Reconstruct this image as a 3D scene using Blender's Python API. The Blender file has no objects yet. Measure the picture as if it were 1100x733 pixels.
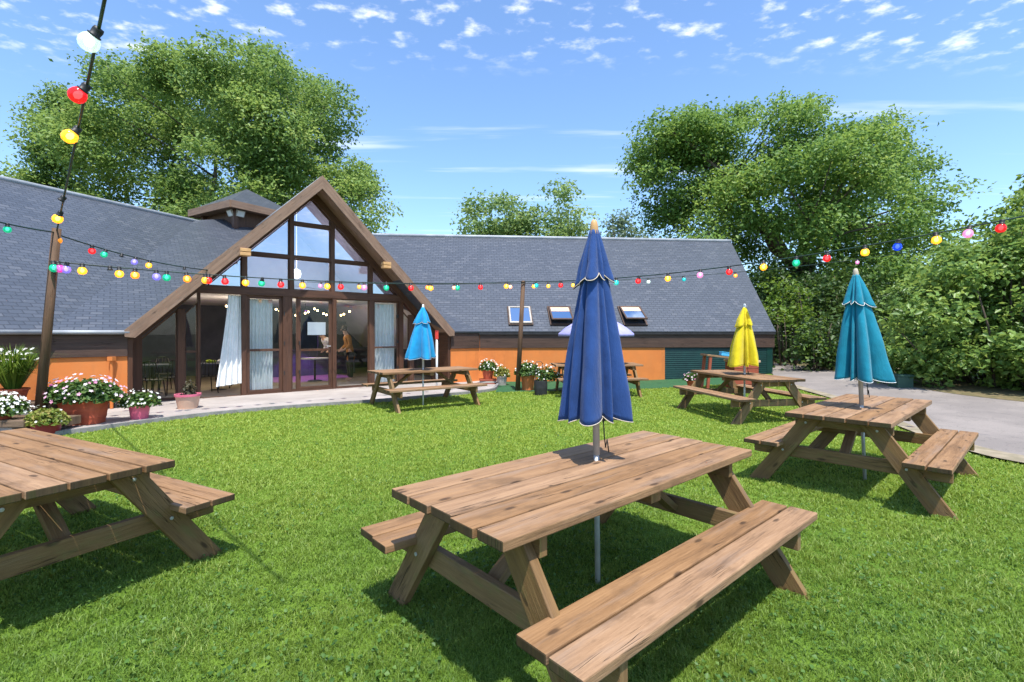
import bpy, math, random
import numpy as np
from mathutils import Vector, Matrix, Quaternion

random.seed(7)
RNG = np.random.default_rng(11)
scene = bpy.context.scene
COL = scene.collection
F, CX, HY, EYE = 525.0, 550.0, 358.0, 1.55      # focal length and horizon of the lens, eye height
R = math.radians


def V(*a):
    return Vector(a)


def at(px, py, d):
    """a point d metres ahead, seen in direction px,py"""
    return V((px - CX) / F * d, d, EYE - (py - HY) / F * d)


def sstep(a, b, x):
    t = np.clip((x - a) / (b - a), 0, 1)
    return t * t * (3 - 2 * t)


def hgt(x, y):
    """the lawn is level and rises gently towards the far right"""
    return 0.26 * sstep(3.5, 11, x) * sstep(6, 14, y)


# ------------------------------------------------------------------ tagging
def tag(o, label=None, cat=None, group=None, kind=None):
    if label:
        o['label'] = label
    if cat:
        o['category'] = cat
    if group:
        o['group'] = group
    if kind:
        o['kind'] = kind
    return o


def empty(name, loc, label, cat, group=None, rz=0.0):
    o = bpy.data.objects.new(name, None)
    o.empty_display_size = 0.2
    COL.objects.link(o)
    o.location = loc
    o.rotation_euler = (0, 0, rz)
    return tag(o, label, cat, group)


def link(name, me, parent=None):
    o = bpy.data.objects.new(name, me)
    COL.objects.link(o)
    if parent is not None:
        o.parent = parent
    return o


# ------------------------------------------------------------------ mesh builder
class MB:
    def __init__(s):
        s.v, s.f, s.uv, s.mi, s.rnd = [], [], [], [], []

    def face(s, pts, uvs=None, mi=0, rnd=0.5):
        i = len(s.v)
        s.v += [tuple(p) for p in pts]
        s.f.append(tuple(range(i, i + len(pts))))
        s.uv.append(uvs if uvs else [(p[0], p[1]) for p in pts])
        s.mi.append(mi)
        s.rnd.append(rnd)

    def box8(s, P, L=1, W=1, H=1, mi=0):
        """P: 8 corners, x-major: (x0y0z0,x0y0z1,x0y1z0,x0y1z1,x1...)"""
        i = len(s.v)
        s.v += [tuple(p) for p in P]
        ru, rv, r = random.random() * 40, random.random() * 40, random.random()
        quads = [((0, 4, 6, 2), 'b'), ((1, 3, 7, 5), 't'), ((0, 1, 5, 4), 'y0'), ((2, 6, 7, 3), 'y1'), ((0, 2, 3, 1), 'e'), ((4, 5, 7, 6), 'e')]
        lu = {0: 0, 1: 0, 2: 0, 3: 0, 4: L, 5: L, 6: L, 7: L}
        for q, k in quads:
            uv = []
            for c in q:
                y, z = (c >> 1) & 1, c & 1
                if k == 't':
                    uv.append((ru + lu[c], rv + y * W))
                elif k == 'b':
                    uv.append((ru + lu[c], rv + 3 + y * W))
                elif k == 'y0':
                    uv.append((ru + lu[c], rv - z * H * .0 - H + z * H))
                elif k == 'y1':
                    uv.append((ru + lu[c], rv + W + H - z * H))
                else:
                    uv.append((ru + 7 + z * H * .2, rv + y * W))
            s.f.append(tuple(i + c for c in q))
            s.uv.append(uv)
            s.mi.append(s.emi if (k == 'e' and s.emi is not None) else mi)
            s.rnd.append(r)

    emi = None

    def beam(s, p0, p1, w, h, up=(0, 0, 1), mi=0):
        """box from p0 to p1 (centre line), w sideways, h along up"""
        p0, p1, up = Vector(p0), Vector(p1), Vector(up)
        x = (p1 - p0)
        L = x.length
        x = x / L
        y = up.cross(x).normalized()
        z = x.cross(y).normalized()
        P = [p0 + x * (L * a) + y * (w * (b - .5)) + z * (h * (c - .5)) for a in (0, 1) for b in (0, 1) for c in (0, 1)]
        s.box8(P, L, w, h, mi)

    def box(s, lo, hi, mi=0, M=None):
        lo, hi = Vector(lo), Vector(hi)
        P = [V((lo, hi)[a][0], (lo, hi)[b][1], (lo, hi)[c][2]) for a in (0, 1) for b in (0, 1) for c in (0, 1)]
        if M is not None:
            P = [M @ p for p in P]
        s.box8(P, hi[0] - lo[0], hi[1] - lo[1], hi[2] - lo[2], mi)

    def slab(s, poly, th, udir, mi=0, inward=None):
        """flat polygon (ccw seen from outside) with thickness; uv in metres"""
        poly = [Vector(p) for p in poly]
        n = V(0, 0, 0)
        for a, b in zip(poly, poly[1:] + poly[:1]):
            n += a.cross(b)
        n.normalize()
        u = Vector(udir).normalized()
        w = n.cross(u).normalized()
        uvs = [(p.dot(u), p.dot(w)) for p in poly]
        low = [p - n * th for p in poly]
        s.face(poly, uvs, mi)
        s.face(low[::-1], uvs[::-1], mi)
        k = len(poly)
        for i in range(k):
            j = (i + 1) % k
            s.face([low[i], low[j], poly[j], poly[i]], [uvs[i], uvs[j], uvs[j], uvs[i]], mi)

    def tube(s, pts, rad, n=8, mi=0, closed=False, caps=True):
        pts = [Vector(p) for p in pts]
        m = len(pts)
        rad = [rad] * m if not hasattr(rad, '__len__') else rad
        i0 = len(s.v)
        prev = None
        acc = 0
        accs = []
        for k, p in enumerate(pts):
            a = pts[k - 1] if (k > 0 or closed) else p
            b = pts[(k + 1) % m] if (k < m - 1 or closed) else p
            t = (b - a)
            t = t.normalized() if t.length > 1e-9 else V(0, 0, 1)
            if prev is None:
                ref = V(0, 0, 1) if abs(t.z) < .9 else V(1, 0, 0)
                x = ref.cross(t).normalized()
            else:
                x = (prev - t * prev.dot(t))
                x = x.normalized() if x.length > 1e-6 else V(1, 0, 0)
            prev = x
            y = t.cross(x)
            for j in range(n):
                an = 2 * math.pi * j / n
                s.v.append(tuple(p + (x * math.cos(an) + y * math.sin(an)) * rad[k]))
            if k:
                acc += (p - pts[k - 1]).length
            accs.append(acc)
        for k in range(m if closed else m - 1):
            k2 = (k + 1) % m
            for j in range(n):
                j2 = (j + 1) % n
                s.f.append((i0 + k * n + j, i0 + k * n + j2, i0 + k2 * n + j2, i0 + k2 * n + j))
                c = 2 * math.pi * max(rad[k], .01) / n
                s.uv.append([(accs[k], j * c), (accs[k], (j + 1) * c), (accs[k2], (j + 1) * c), (accs[k2], j * c)])
                s.mi.append(mi)
                s.rnd.append(.5)
        if caps and not closed:
            s.f.append(tuple(i0 + j for j in range(n))[::-1])
            s.uv.append([(0, 0)] * n)
            s.mi.append(mi)
            s.rnd.append(.5)
            s.f.append(tuple(i0 + (m - 1) * n + j for j in range(n)))
            s.uv.append([(0, 0)] * n)
            s.mi.append(mi)
            s.rnd.append(.5)

    def lathe(s, prof, n=24, c=(0, 0, 0), mi=0, sx=1.0, sy=1.0, fn=None, power=2.0):
        """profile [(r,z)]; fn(theta,k)->extra radius factor; power>2 squares the plan"""
        i0 = len(s.v)
        for k, (r, z) in enumerate(prof):
            for j in range(n):
                a = 2 * math.pi * j / n
                ca, sa = math.cos(a), math.sin(a)
                q = r
                if power != 2.0:
                    q = r / (abs(ca) ** power + abs(sa) ** power) ** (1 / power)
                if fn:
                    q *= fn(a, k)
                s.v.append((c[0] + q * ca * sx, c[1] + q * sa * sy, c[2] + z))
        for k in range(len(prof) - 1):
            for j in range(n):
                j2 = (j + 1) % n
                s.f.append((i0 + k * n + j, i0 + k * n + j2, i0 + (k + 1) * n + j2, i0 + (k + 1) * n + j))
                s.uv.append([(j / n, prof[k][1]), ((j + 1) / n, prof[k][1]), ((j + 1) / n, prof[k + 1][1]), (j / n, prof[k + 1][1])])
                s.mi.append(mi)
                s.rnd.append(.5)

    def build(s, name, mats, parent=None, smooth=False, bevel=0.0, sub=0):
        me = bpy.data.meshes.new(name)
        me.from_pydata(s.v, [], s.f)
        if not isinstance(mats, (list, tuple)):
            mats = [mats]
        for m in mats:
            me.materials.append(m)
        uvl = me.uv_layers.new(name='UVMap')
        flat = [c for fu in s.uv for p in fu for c in p]
        uvl.data.foreach_set('uv', flat)
        me.polygons.foreach_set('material_index', s.mi)
        at_ = me.attributes.new('rnd', 'FLOAT', 'FACE')
        at_.data.foreach_set('value', s.rnd)
        if smooth:
            me.polygons.foreach_set('use_smooth', [True] * len(s.f))
        me.update()
        o = link(name, me, parent)
        if bevel:
            b = o.modifiers.new('bevel', 'BEVEL')
            b.width = bevel
            b.segments = 2
            b.limit_method = 'ANGLE'
            b.angle_limit = R(40)
        if sub:
            m = o.modifiers.new('sub', 'SUBSURF')
            m.levels = m.render_levels = sub
        return o


def np_mesh(name, verts, nper, mat, rnd, parent=None, faces=None, uvs=None):
    """many small faces: verts (N,nper,3) each one face, or faces=list of index patterns inside one element"""
    N = verts.shape[0]
    me = bpy.data.meshes.new(name)
    me.vertices.add(N * nper)
    me.vertices.foreach_set('co', verts.reshape(-1).astype(np.float32))
    if faces is None:
        faces = [tuple(range(nper))]
    idx, starts, rr = [], [], []
    base = np.arange(N) * nper
    lens = [len(f) for f in faces]
    tot = sum(lens)
    arr = np.concatenate([base[:, None] + np.array(f)[None, :] for f in faces], axis=1)
    st, a = [], 0
    for l in lens:
        st.append(a)
        a += l
    starts = (np.arange(N) * tot)[:, None] + np.array(st)[None, :]
    me.loops.add(N * tot)
    me.loops.foreach_set('vertex_index', arr.reshape(-1).astype(np.int32))
    me.polygons.add(N * len(faces))
    me.polygons.foreach_set('loop_start', starts.reshape(-1).astype(np.int32))
    a_ = me.attributes.new('rnd', 'FLOAT', 'FACE')
    a_.data.foreach_set('value', np.repeat(rnd, len(faces)).astype(np.float32))
    for m in (mat if isinstance(mat, (list, tuple)) else [mat]):
        me.materials.append(m)
    me.update(calc_edges=True)
    me.validate()
    return link(name, me, parent)


# ------------------------------------------------------------------ materials
def newmat(name):
    m = bpy.data.materials.new(name)
    m.use_nodes = True
    nt = m.node_tree
    b = nt.nodes['Principled BSDF']
    return m, nt, b


def N(nt, t, **k):
    n = nt.nodes.new(t)
    for a, v in k.items():
        if a in n.inputs:
            n.inputs[a].default_value = v
        else:
            setattr(n, a, v)
    return n


def L(nt, a, b):
    nt.links.new(a, b)


def math_(nt, op, a, b=None, c=None, clamp=False):
    n = nt.nodes.new('ShaderNodeMath')
    n.operation = op
    n.use_clamp = clamp
    for i, x in enumerate((a, b, c)):
        if x is None:
            continue
        if isinstance(x, (int, float)):
            n.inputs[i].default_value = x
        else:
            nt.links.new(x, n.inputs[i])
    return n.outputs[0]


def mixc(nt, fac, a, b, blend='MIX'):
    n = nt.nodes.new('ShaderNodeMix')
    n.data_type = 'RGBA'
    n.blend_type = blend
    for i, x in ((0, fac), (6, a), (7, b)):
        if isinstance(x, (int, float)):
            n.inputs[i].default_value = x
        elif isinstance(x, tuple):
            n.inputs[i].default_value = (*x[:3], 1)
        else:
            nt.links.new(x, n.inputs[i])
    return n.outputs[2]


def ramp(nt, fac, stops, interp='LINEAR'):
    n = nt.nodes.new('ShaderNodeValToRGB')
    n.color_ramp.interpolation = interp
    els = n.color_ramp.elements
    while len(els) < len(stops):
        els.new(.5)
    for e, (p, c) in zip(els, stops):
        e.position = p
        e.color = (*c, 1) if len(c) == 3 else c
    if fac is not None:
        nt.links.new(fac, n.inputs[0])
    return n.outputs[0]


def fmap(nt, x, a, b, c=0.0, d=1.0, smooth=True):
    n = nt.nodes.new('ShaderNodeMapRange')
    n.interpolation_type = 'SMOOTHSTEP' if smooth else 'LINEAR'
    nt.links.new(x, n.inputs[0])
    for i, v in enumerate((a, b, c, d)):
        n.inputs[1 + i].default_value = v
    return n.outputs[0]


def noise_(nt, vec, scale, detail=3, rough=.55, dim='3D'):
    n = nt.nodes.new('ShaderNodeTexNoise')
    n.noise_dimensions = dim
    n.inputs['Scale'].default_value = scale
    n.inputs['Detail'].default_value = detail
    n.inputs['Roughness'].default_value = rough
    if vec is not None:
        nt.links.new(vec, n.inputs['Vector'])
    return n.outputs['Fac']


def vscale(nt, vec, s):
    n = nt.nodes.new('ShaderNodeVectorMath')
    n.operation = 'MULTIPLY'
    nt.links.new(vec, n.inputs[0])
    n.inputs[1].default_value = s
    return n.outputs[0]


def bump(nt, b, h, strength=.3, dist=.01):
    n = nt.nodes.new('ShaderNodeBump')
    n.inputs['Strength'].default_value = strength
    n.inputs['Distance'].default_value = dist
    nt.links.new(h, n.inputs['Height'])
    nt.links.new(n.outputs[0], b.inputs['Normal'])


def plain(name, c1, c2=None, scale=6, rough=.6, bs=.0, metal=0, spec=.4, coords='Object', bscale=None):
    m, nt, b = newmat(name)
    b.inputs['Roughness'].default_value = rough
    b.inputs['Metallic'].default_value = metal
    b.inputs['Specular IOR Level'].default_value = spec
    tc = N(nt, 'ShaderNodeTexCoord')
    if c2 is None:
        c2 = tuple(x * .8 for x in c1)
    n = noise_(nt, tc.outputs[coords], scale, 5, .6)
    L(nt, mixc(nt, fmap(nt, n, .35, .65), c1, c2), b.inputs['Base Color'])
    if bs:
        bump(nt, b, noise_(nt, tc.outputs[coords], bscale or scale * 8, 4), bs, .01)
    return m


def wood(name, light, mid, dark, rough=.72, knots=True, wear=.5, moss=None):
    m, nt, b = newmat(name)
    uv = N(nt, 'ShaderNodeTexCoord').outputs['UV']
    rnd = N(nt, 'ShaderNodeAttribute', attribute_name='rnd').outputs['Fac']
    warp = noise_(nt, vscale(nt, uv, (1.6, 5, 1)), 1.0, 2)
    sep = N(nt, 'ShaderNodeSeparateXYZ')
    L(nt, uv, sep.inputs[0])
    vv = math_(nt, 'ADD', sep.outputs[1], math_(nt, 'MULTIPLY', warp, .03))
    cmb = N(nt, 'ShaderNodeCombineXYZ')
    L(nt, sep.outputs[0], cmb.inputs[0])
    L(nt, vv, cmb.inputs[1])
    w = cmb.outputs[0]
    grain = noise_(nt, vscale(nt, w, (6.5, 120, 1)), 1.0, 6, .65)
    broad = noise_(nt, vscale(nt, w, (1.1, 16, 1)), 1.0, 3, .55)
    patch = noise_(nt, vscale(nt, uv, (2.2, 4, 1)), 1.3, 4, .6)
    t = math_(nt, 'ADD', math_(nt, 'MULTIPLY', grain, .45), math_(nt, 'MULTIPLY', broad, .55))
    c = ramp(nt, t, [(.30, dark), (.47, mid), (.66, light)])
    # every board has its own tone
    hsv = N(nt, 'ShaderNodeHueSaturation')
    L(nt, c, hsv.inputs['Color'])
    L(nt, fmap(nt, rnd, 0, 1, .89, 1.10, False), hsv.inputs['Value'])
    L(nt, fmap(nt, rnd, 0, 1, 1.06, .93, False), hsv.inputs['Saturation'])
    c = hsv.outputs[0]
    # weathered grey-brown stains
    c = mixc(nt, math_(nt, 'MULTIPLY', fmap(nt, patch, .5, .72), wear), c, tuple(x * .55 for x in mid))
    # silvered, foot-worn streaks running with the boards
    sv = fmap(nt, noise_(nt, vscale(nt, w, (.8, 9, 1)), 1.3, 5, .65), .48, .70)
    grey = tuple(.55 * (.34 * light[0] + .33 * light[1] + .33 * light[2]) + .45 * x for x in mid)
    c = mixc(nt, math_(nt, 'MULTIPLY', sv, wear * .5), c, grey)
    bl = fmap(nt, noise_(nt, vscale(nt, uv, (3.1, 13, 1)), 1.7, 5, .7), .58, .74)
    c = mixc(nt, math_(nt, 'MULTIPLY', bl, wear * .42), c, tuple(x * .62 for x in dark))
    # cracks along the grain
    cr = noise_(nt, vscale(nt, w, (1.5, 38, 1)), 1.0, 2, .5)
    line = math_(nt, 'SUBTRACT', 1.0, fmap(nt, math_(nt, 'ABSOLUTE', math_(nt, 'SUBTRACT', cr, .5)), .0, .02))
    gate = fmap(nt, noise_(nt, vscale(nt, uv, (2.4, 7, 1)), 1.0, 2), .55, .66)
    crack = math_(nt, 'MULTIPLY', line, gate)
    c = mixc(nt, math_(nt, 'MULTIPLY', crack, .8), c, tuple(x * .18 for x in dark))
    if knots:
        vo = N(nt, 'ShaderNodeTexVoronoi', voronoi_dimensions='2D', feature='F1')
        vo.inputs['Scale'].default_value = 1.0
        L(nt, vscale(nt, w, (2.6, 7.5, 1)), vo.inputs['Vector'])
        kn = math_(nt, 'SUBTRACT', 1.0, fmap(nt, math_(nt, 'ADD', vo.outputs['Distance'], math_(nt, 'MULTIPLY', grain, .08)), .085, .17))
        sel = fmap(nt, N_sep(nt, vo.outputs['Color']), .58, .62)
        k = math_(nt, 'MULTIPLY', kn, sel)
        c = mixc(nt, math_(nt, 'MULTIPLY', k, .75), c, tuple(x * .3 for x in dark))
    if moss:
        mo = fmap(nt, noise_(nt, vscale(nt, uv, (5, 11, 1)), 1.0, 4, .6), .52, .68)
        c = mixc(nt, math_(nt, 'MULTIPLY', mo, .5), c, moss)
    L(nt, c, b.inputs['Base Color'])
    b.inputs['Roughness'].default_value = rough
    b.inputs['Specular IOR Level'].default_value = .3
    hgt_ = math_(nt, 'SUBTRACT', grain, math_(nt, 'MULTIPLY', crack, 1.5))
    bump(nt, b, hgt_, .7, .005)
    return m


def N_sep(nt, col):
    s = nt.nodes.new('ShaderNodeSeparateColor')
    nt.links.new(col, s.inputs[0])
    return s.outputs[0]


def leafmat(name, stops, trans=.35, rough=.5, patch=None, far=None):
    m = bpy.data.materials.new(name)
    m.use_nodes = True
    nt = m.node_tree
    nt.nodes.clear()
    out = N(nt, 'ShaderNodeOutputMaterial')
    rnd = N(nt, 'ShaderNodeAttribute', attribute_name='rnd').outputs['Fac']
    c = ramp(nt, rnd, stops)
    if patch:
        tc = N(nt, 'ShaderNodeTexCoord')
        f_ = fmap(nt, noise_(nt, tc.outputs['Object'], patch[0], 3), .42, .66)
        c = mixc(nt, math_(nt, 'MULTIPLY', f_, patch[2]), c, patch[1])
    if far:                                        # brighter yellow painted in with distance, for sunlit blade tips at grazing view
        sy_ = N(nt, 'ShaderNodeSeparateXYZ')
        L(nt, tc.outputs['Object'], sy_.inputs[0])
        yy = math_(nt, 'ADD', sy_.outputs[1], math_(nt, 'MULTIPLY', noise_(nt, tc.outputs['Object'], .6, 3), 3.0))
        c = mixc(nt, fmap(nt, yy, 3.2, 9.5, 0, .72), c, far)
    p = N(nt, 'ShaderNodeBsdfPrincipled')
    L(nt, c, p.inputs['Base Color'])
    p.inputs['Roughness'].default_value = rough
    p.inputs['Specular IOR Level'].default_value = .35
    tr = N(nt, 'ShaderNodeBsdfTranslucent')
    hs = N(nt, 'ShaderNodeHueSaturation')
    hs.inputs['Hue'].default_value = .48
    hs.inputs['Value'].default_value = 1.5
    L(nt, c, hs.inputs['Color'])
    L(nt, hs.outputs[0], tr.inputs[0])
    mx = N(nt, 'ShaderNodeMixShader')
    mx.inputs[0].default_value = trans
    L(nt, p.outputs[0], mx.inputs[1])
    L(nt, tr.outputs[0], mx.inputs[2])
    L(nt, mx.outputs[0], out.inputs[0])
    return m


def glass(name, refl, tint=(.86, .9, .92), k=.9, gcol=(.95, .97, 1)):
    m = bpy.data.materials.new(name)
    m.use_nodes = True
    nt = m.node_tree
    nt.nodes.clear()
    out = N(nt, 'ShaderNodeOutputMaterial')
    tr = N(nt, 'ShaderNodeBsdfTransparent')
    tr.inputs[0].default_value = (*[t * k for t in tint], 1)
    gl = N(nt, 'ShaderNodeBsdfGlossy')
    gl.inputs['Roughness'].default_value = .01
    gl.inputs[0].default_value = (*gcol, 1)
    lw = N(nt, 'ShaderNodeLayerWeight')
    lw.inputs[0].default_value = .35
    fac = math_(nt, 'ADD', math_(nt, 'MULTIPLY', lw.outputs['Fresnel'], .55), refl, clamp=True)
    tc = N(nt, 'ShaderNodeTexCoord')
    bp = N(nt, 'ShaderNodeBump')
    bp.inputs['Strength'].default_value = .04
    bp.inputs['Distance'].default_value = .02
    L(nt, noise_(nt, tc.outputs['Object'], 1.3, 2), bp.inputs['Height'])
    L(nt, bp.outputs[0], gl.inputs['Normal'])
    mx = N(nt, 'ShaderNodeMixShader')
    L(nt, fac, mx.inputs[0])
    L(nt, tr.outputs[0], mx.inputs[1])
    L(nt, gl.outputs[0], mx.inputs[2])
    L(nt, mx.outputs[0], out.inputs[0])
    return m


def lamp(name, col, strength, base=None):
    m, nt, b = newmat(name)
    b.inputs['Base Color'].default_value = (*(base or col), 1)
    b.inputs['Roughness'].default_value = .25
    b.inputs['Emission Color'].default_value = (*col, 1)
    b.inputs['Emission Strength'].default_value = strength
    return m


def slate_mat():
    m, nt, b = newmat('slate')
    uv = N(nt, 'ShaderNodeTexCoord').outputs['UV']
    nz = noise_(nt, vscale(nt, uv, (3, 3, 1)), 1.0, 3)
    # slightly wavering courses
    sep = N(nt, 'ShaderNodeSeparateXYZ')
    L(nt, uv, sep.inputs[0])
    wob = noise_(nt, vscale(nt, uv, (.9, 5, 1)), 1.0, 2)
    v2 = math_(nt, 'ADD', sep.outputs[1], math_(nt, 'MULTIPLY', math_(nt, 'SUBTRACT', wob, .5), .035))
    cmb = N(nt, 'ShaderNodeCombineXYZ')
    L(nt, sep.outputs[0], cmb.inputs[0])
    L(nt, v2, cmb.inputs[1])
    br = N(nt, 'ShaderNodeTexBrick', offset=.5)
    br.inputs['Scale'].default_value = 1
    br.inputs['Brick Width'].default_value = .21
    br.inputs['Row Height'].default_value = .118
    br.inputs['Mortar Size'].default_value = .009
    br.inputs['Mortar Smooth'].default_value = .15
    br.inputs['Bias'].default_value = 0
    br.inputs['Color1'].default_value = (0, 0, 0, 1)
    br.inputs['Color2'].default_value = (1, 1, 1, 1)
    br.inputs['Mortar'].default_value = (.5, .5, .5, 1)
    L(nt, cmb.outputs[0], br.inputs['Vector'])
    g = N_sep(nt, br.outputs['Color'])
    c = ramp(nt, g, [(0, (.050, .058, .073)), (.45, (.059, .068, .085)), (.8, (.069, .078, .096)), (1, (.092, .099, .114))])
    big = noise_(nt, vscale(nt, uv, (.5, .35, 1)), 1.0, 4, .6)
    c = mixc(nt, fmap(nt, big, .35, .7, 0, .45), c, (.072, .081, .098))
    # lichen and streaks
    li = fmap(nt, noise_(nt, vscale(nt, uv, (9, 9, 1)), 1.0, 5, .7), .62, .74)
    c = mixc(nt, math_(nt, 'MULTIPLY', li, .5), c, (.15, .155, .155))
    st = fmap(nt, noise_(nt, vscale(nt, uv, (7, .5, 1)), 1.0, 3, .6), .58, .8)
    c = mixc(nt, math_(nt, 'MULTIPLY', st, .35), c, (.045, .051, .06))
    c = mixc(nt, math_(nt, 'MULTIPLY', br.outputs['Fac'], .62), c, (.02, .022, .027))
    L(nt, c, b.inputs['Base Color'])
    b.inputs['Roughness'].default_value = .42
    b.inputs['Specular IOR Level'].default_value = .6
    fr = math_(nt, 'FRACT', math_(nt, 'DIVIDE', v2, .118))
    h = math_(nt, 'SUBTRACT', math_(nt, 'SUBTRACT', math_(nt, 'MULTIPLY', g, .6), fr), math_(nt, 'MULTIPLY', br.outputs['Fac'], .6))
    bump(nt, b, math_(nt, 'ADD', h, math_(nt, 'MULTIPLY', nz, .3)), .6, .02)
    return m


M = {}
M['table'] = wood('weathered_table_wood', (.350, .205, .104), (.250, .140, .068), (.095, .051, .026), wear=.8)
M['legs'] = wood('treated_leg_wood', (.27, .165, .07), (.19, .108, .044), (.095, .052, .022), wear=.5, moss=(.16, .14, .045))
M['endgrain'] = wood('table_end_grain', (.085, .055, .024), (.055, .036, .016), (.026, .018, .009), wear=.5, moss=(.05, .058, .012))
M['brown'] = wood('stained_frame_wood', (.125, .058, .032), (.085, .039, .022), (.045, .022, .014), rough=.55, knots=False, wear=.3)
M['barge'] = wood('weathered_barge_wood', (.30, .195, .13), (.225, .14, .093), (.13, .078, .052), rough=.6, knots=False, wear=.35)
M['fascia'] = wood('fascia_boards', (.105, .062, .044), (.074, .044, .032), (.046, .029, .022), rough=.6, knots=False, wear=.3)
M['pole'] = wood('pole_wood', (.15, .085, .045), (.10, .056, .03), (.05, .028, .017), knots=False)
M['sleeper'] = wood('sleeper_wood', (.24, .16, .10), (.15, .10, .065), (.07, .05, .035), wear=.6)
M['slate'] = slate_mat()
M['lead'] = plain('lead_flashing', (.36, .38, .40), (.27, .29, .31), 3, .5, .1)
M['orange'] = plain('orange_render', (.66, .205, .045), (.58, .172, .037), 2.2, .8, .25, bscale=90)
_m, nt, b = M['orange'], M['orange'].node_tree, M['orange'].node_tree.nodes['Principled BSDF']
_src = b.inputs['Base Color'].links[0].from_socket
_tc = N(nt, 'ShaderNodeTexCoord')
_st = fmap(nt, noise_(nt, vscale(nt, _tc.outputs['Object'], (5, 5, .7)), 1.0, 5, .65), .5, .78)
_bl = fmap(nt, noise_(nt, _tc.outputs['Object'], 1.1, 5, .7), .48, .72)
L(nt, mixc(nt, math_(nt, 'MULTIPLY', _bl, .35), mixc(nt, math_(nt, 'MULTIPLY', _st, .38), _src, (.34, .12, .04)), (.74, .30, .09)), b.inputs['Base Color'])
M['green_clad'] = plain('dark_green_paint', (.004, .040, .031), (.003, .030, .024), 4, .45)
M['white'] = plain('white_paint', (.72, .72, .70), (.62, .62, .6), 3, .5)
M['ceiling'] = plain('pale_ceiling', (.70, .68, .72), (.62, .60, .66), 2, .8)
M['dark_wall'] = plain('dark_interior', (.085, .095, .13), (.06, .068, .095), 2, .8)
M['int_floor'] = plain('interior_floor', (.34, .29, .20), (.28, .235, .165), 5, .6)
M['glass_hi'] = glass('coated_glass', .40, k=.8, gcol=(.72, .86, .98))
M['glass_mid'] = glass('loft_glass', .17, k=.95, gcol=(.8, .9, 1))
M['glass_lo'] = glass('door_glass', .012, k=.97)
M['curtain'] = plain('white_curtain', (.80, .81, .79), (.72, .74, .72), 8, .85)
M['black_metal'] = plain('black_metal', (.02, .02, .02), (.03, .03, .03), 8, .45)
M['steel'] = plain('pole_steel', (.46, .46, .45), (.38, .38, .37), 9, .35, metal=.15)
M['white_pole'] = plain('white_pole', (.78, .78, .76), (.7, .7, .68), 9, .4)
M['terracotta'] = plain('terracotta', (.50, .105, .045), (.40, .082, .037), 7, .75, .2)
M['orange_pot'] = plain('orange_plastic', (.66, .20, .07), (.58, .17, .055), 7, .55)
M['pink_pot'] = plain('pink_plastic', (.70, .14, .22), (.62, .115, .185), 5, .45)
M['cream_pot'] = plain('faded_pot', (.62, .40, .28), (.55, .36, .25), 5, .6)
M['rose_pot'] = plain('rose_rim', (.66, .16, .24), (.58, .13, .2), 5, .5)
M['darkred_pot'] = plain('dark_red_pot', (.36, .03, .045), (.28, .025, .04), 5, .4)
M['grey_pot'] = plain('grey_pot', (.42, .38, .33), (.34, .31, .27), 5, .8)
M['black_bag'] = plain('black_bag', (.015, .015, .016), (.025, .025, .026), 9, .65)
M['soil'] = plain('potting_soil', (.035, .024, .016), (.06, .042, .03), 30, .95, .5)
M['stone'] = plain('grey_stone', (.26, .25, .235), (.19, .18, .17), 9, .9, .4)
M['socket'] = plain('black_rubber', (.012, .013, .013), (.02, .02, .02), 9, .5)
M['cord'] = plain('dark_cord', (.012, .02, .017), (.01, .045, .035), 1.5, .5)
M['turf'] = plain('green_matting', (.020, .080, .028), (.028, .105, .036), 14, .95, .6, bscale=160)
M['redbrown'] = plain('red_brown_box', (.33, .075, .035), (.27, .06, .03), 6, .6)
M['blue_item'] = plain('blue_plastic', (.07, .42, .70), (.06, .36, .62), 6, .4)
M['skin'] = plain('skin', (.55, .33, .24), (.5, .3, .22), 9, .5)
M['hair'] = plain('dark_hair', (.03, .02, .015), (.02, .013, .01), 30, .6)
M['coat'] = plain('brown_coat', (.42, .19, .05), (.34, .15, .04), 9, .8)
M['shirt'] = plain('pale_shirt', (.7, .68, .72), (.62, .6, .65), 9, .8)
M['trouser'] = plain('dark_trousers', (.03, .032, .04), (.022, .024, .03), 9, .8)
M['paper'] = plain('white_paper', (.8, .8, .8), (.76, .76, .77), 3, .7)
M['finial'] = plain('finial_wood', (.62, .36, .15), (.52, .3, .12), 12, .5)
M['tan_trim'] = plain('cream_piping', (.56, .48, .38), (.48, .41, .32), 12, .7)


def fabric(name, col, dark=.82):
    m, nt, b = newmat(name)
    tc = N(nt, 'ShaderNodeTexCoord')
    n = noise_(nt, tc.outputs['Object'], 5, 5, .6)
    c = mixc(nt, fmap(nt, n, .35, .7), col, tuple(x * dark for x in col))
    L(nt, c, b.inputs['Base Color'])
    b.inputs['Roughness'].default_value = .85
    b.inputs['Specular IOR Level'].default_value = .2
    b.inputs['Sheen Weight'].default_value = .15
    wr = noise_(nt, vscale(nt, tc.outputs['Object'], (6, 6, 2.2)), 2.0, 4, .6)
    wv = noise_(nt, tc.outputs['Object'], 420, 1)
    bump(nt, b, math_(nt, 'ADD', wr, math_(nt, 'MULTIPLY', wv, .12)), .6, .025)
    return m


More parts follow.
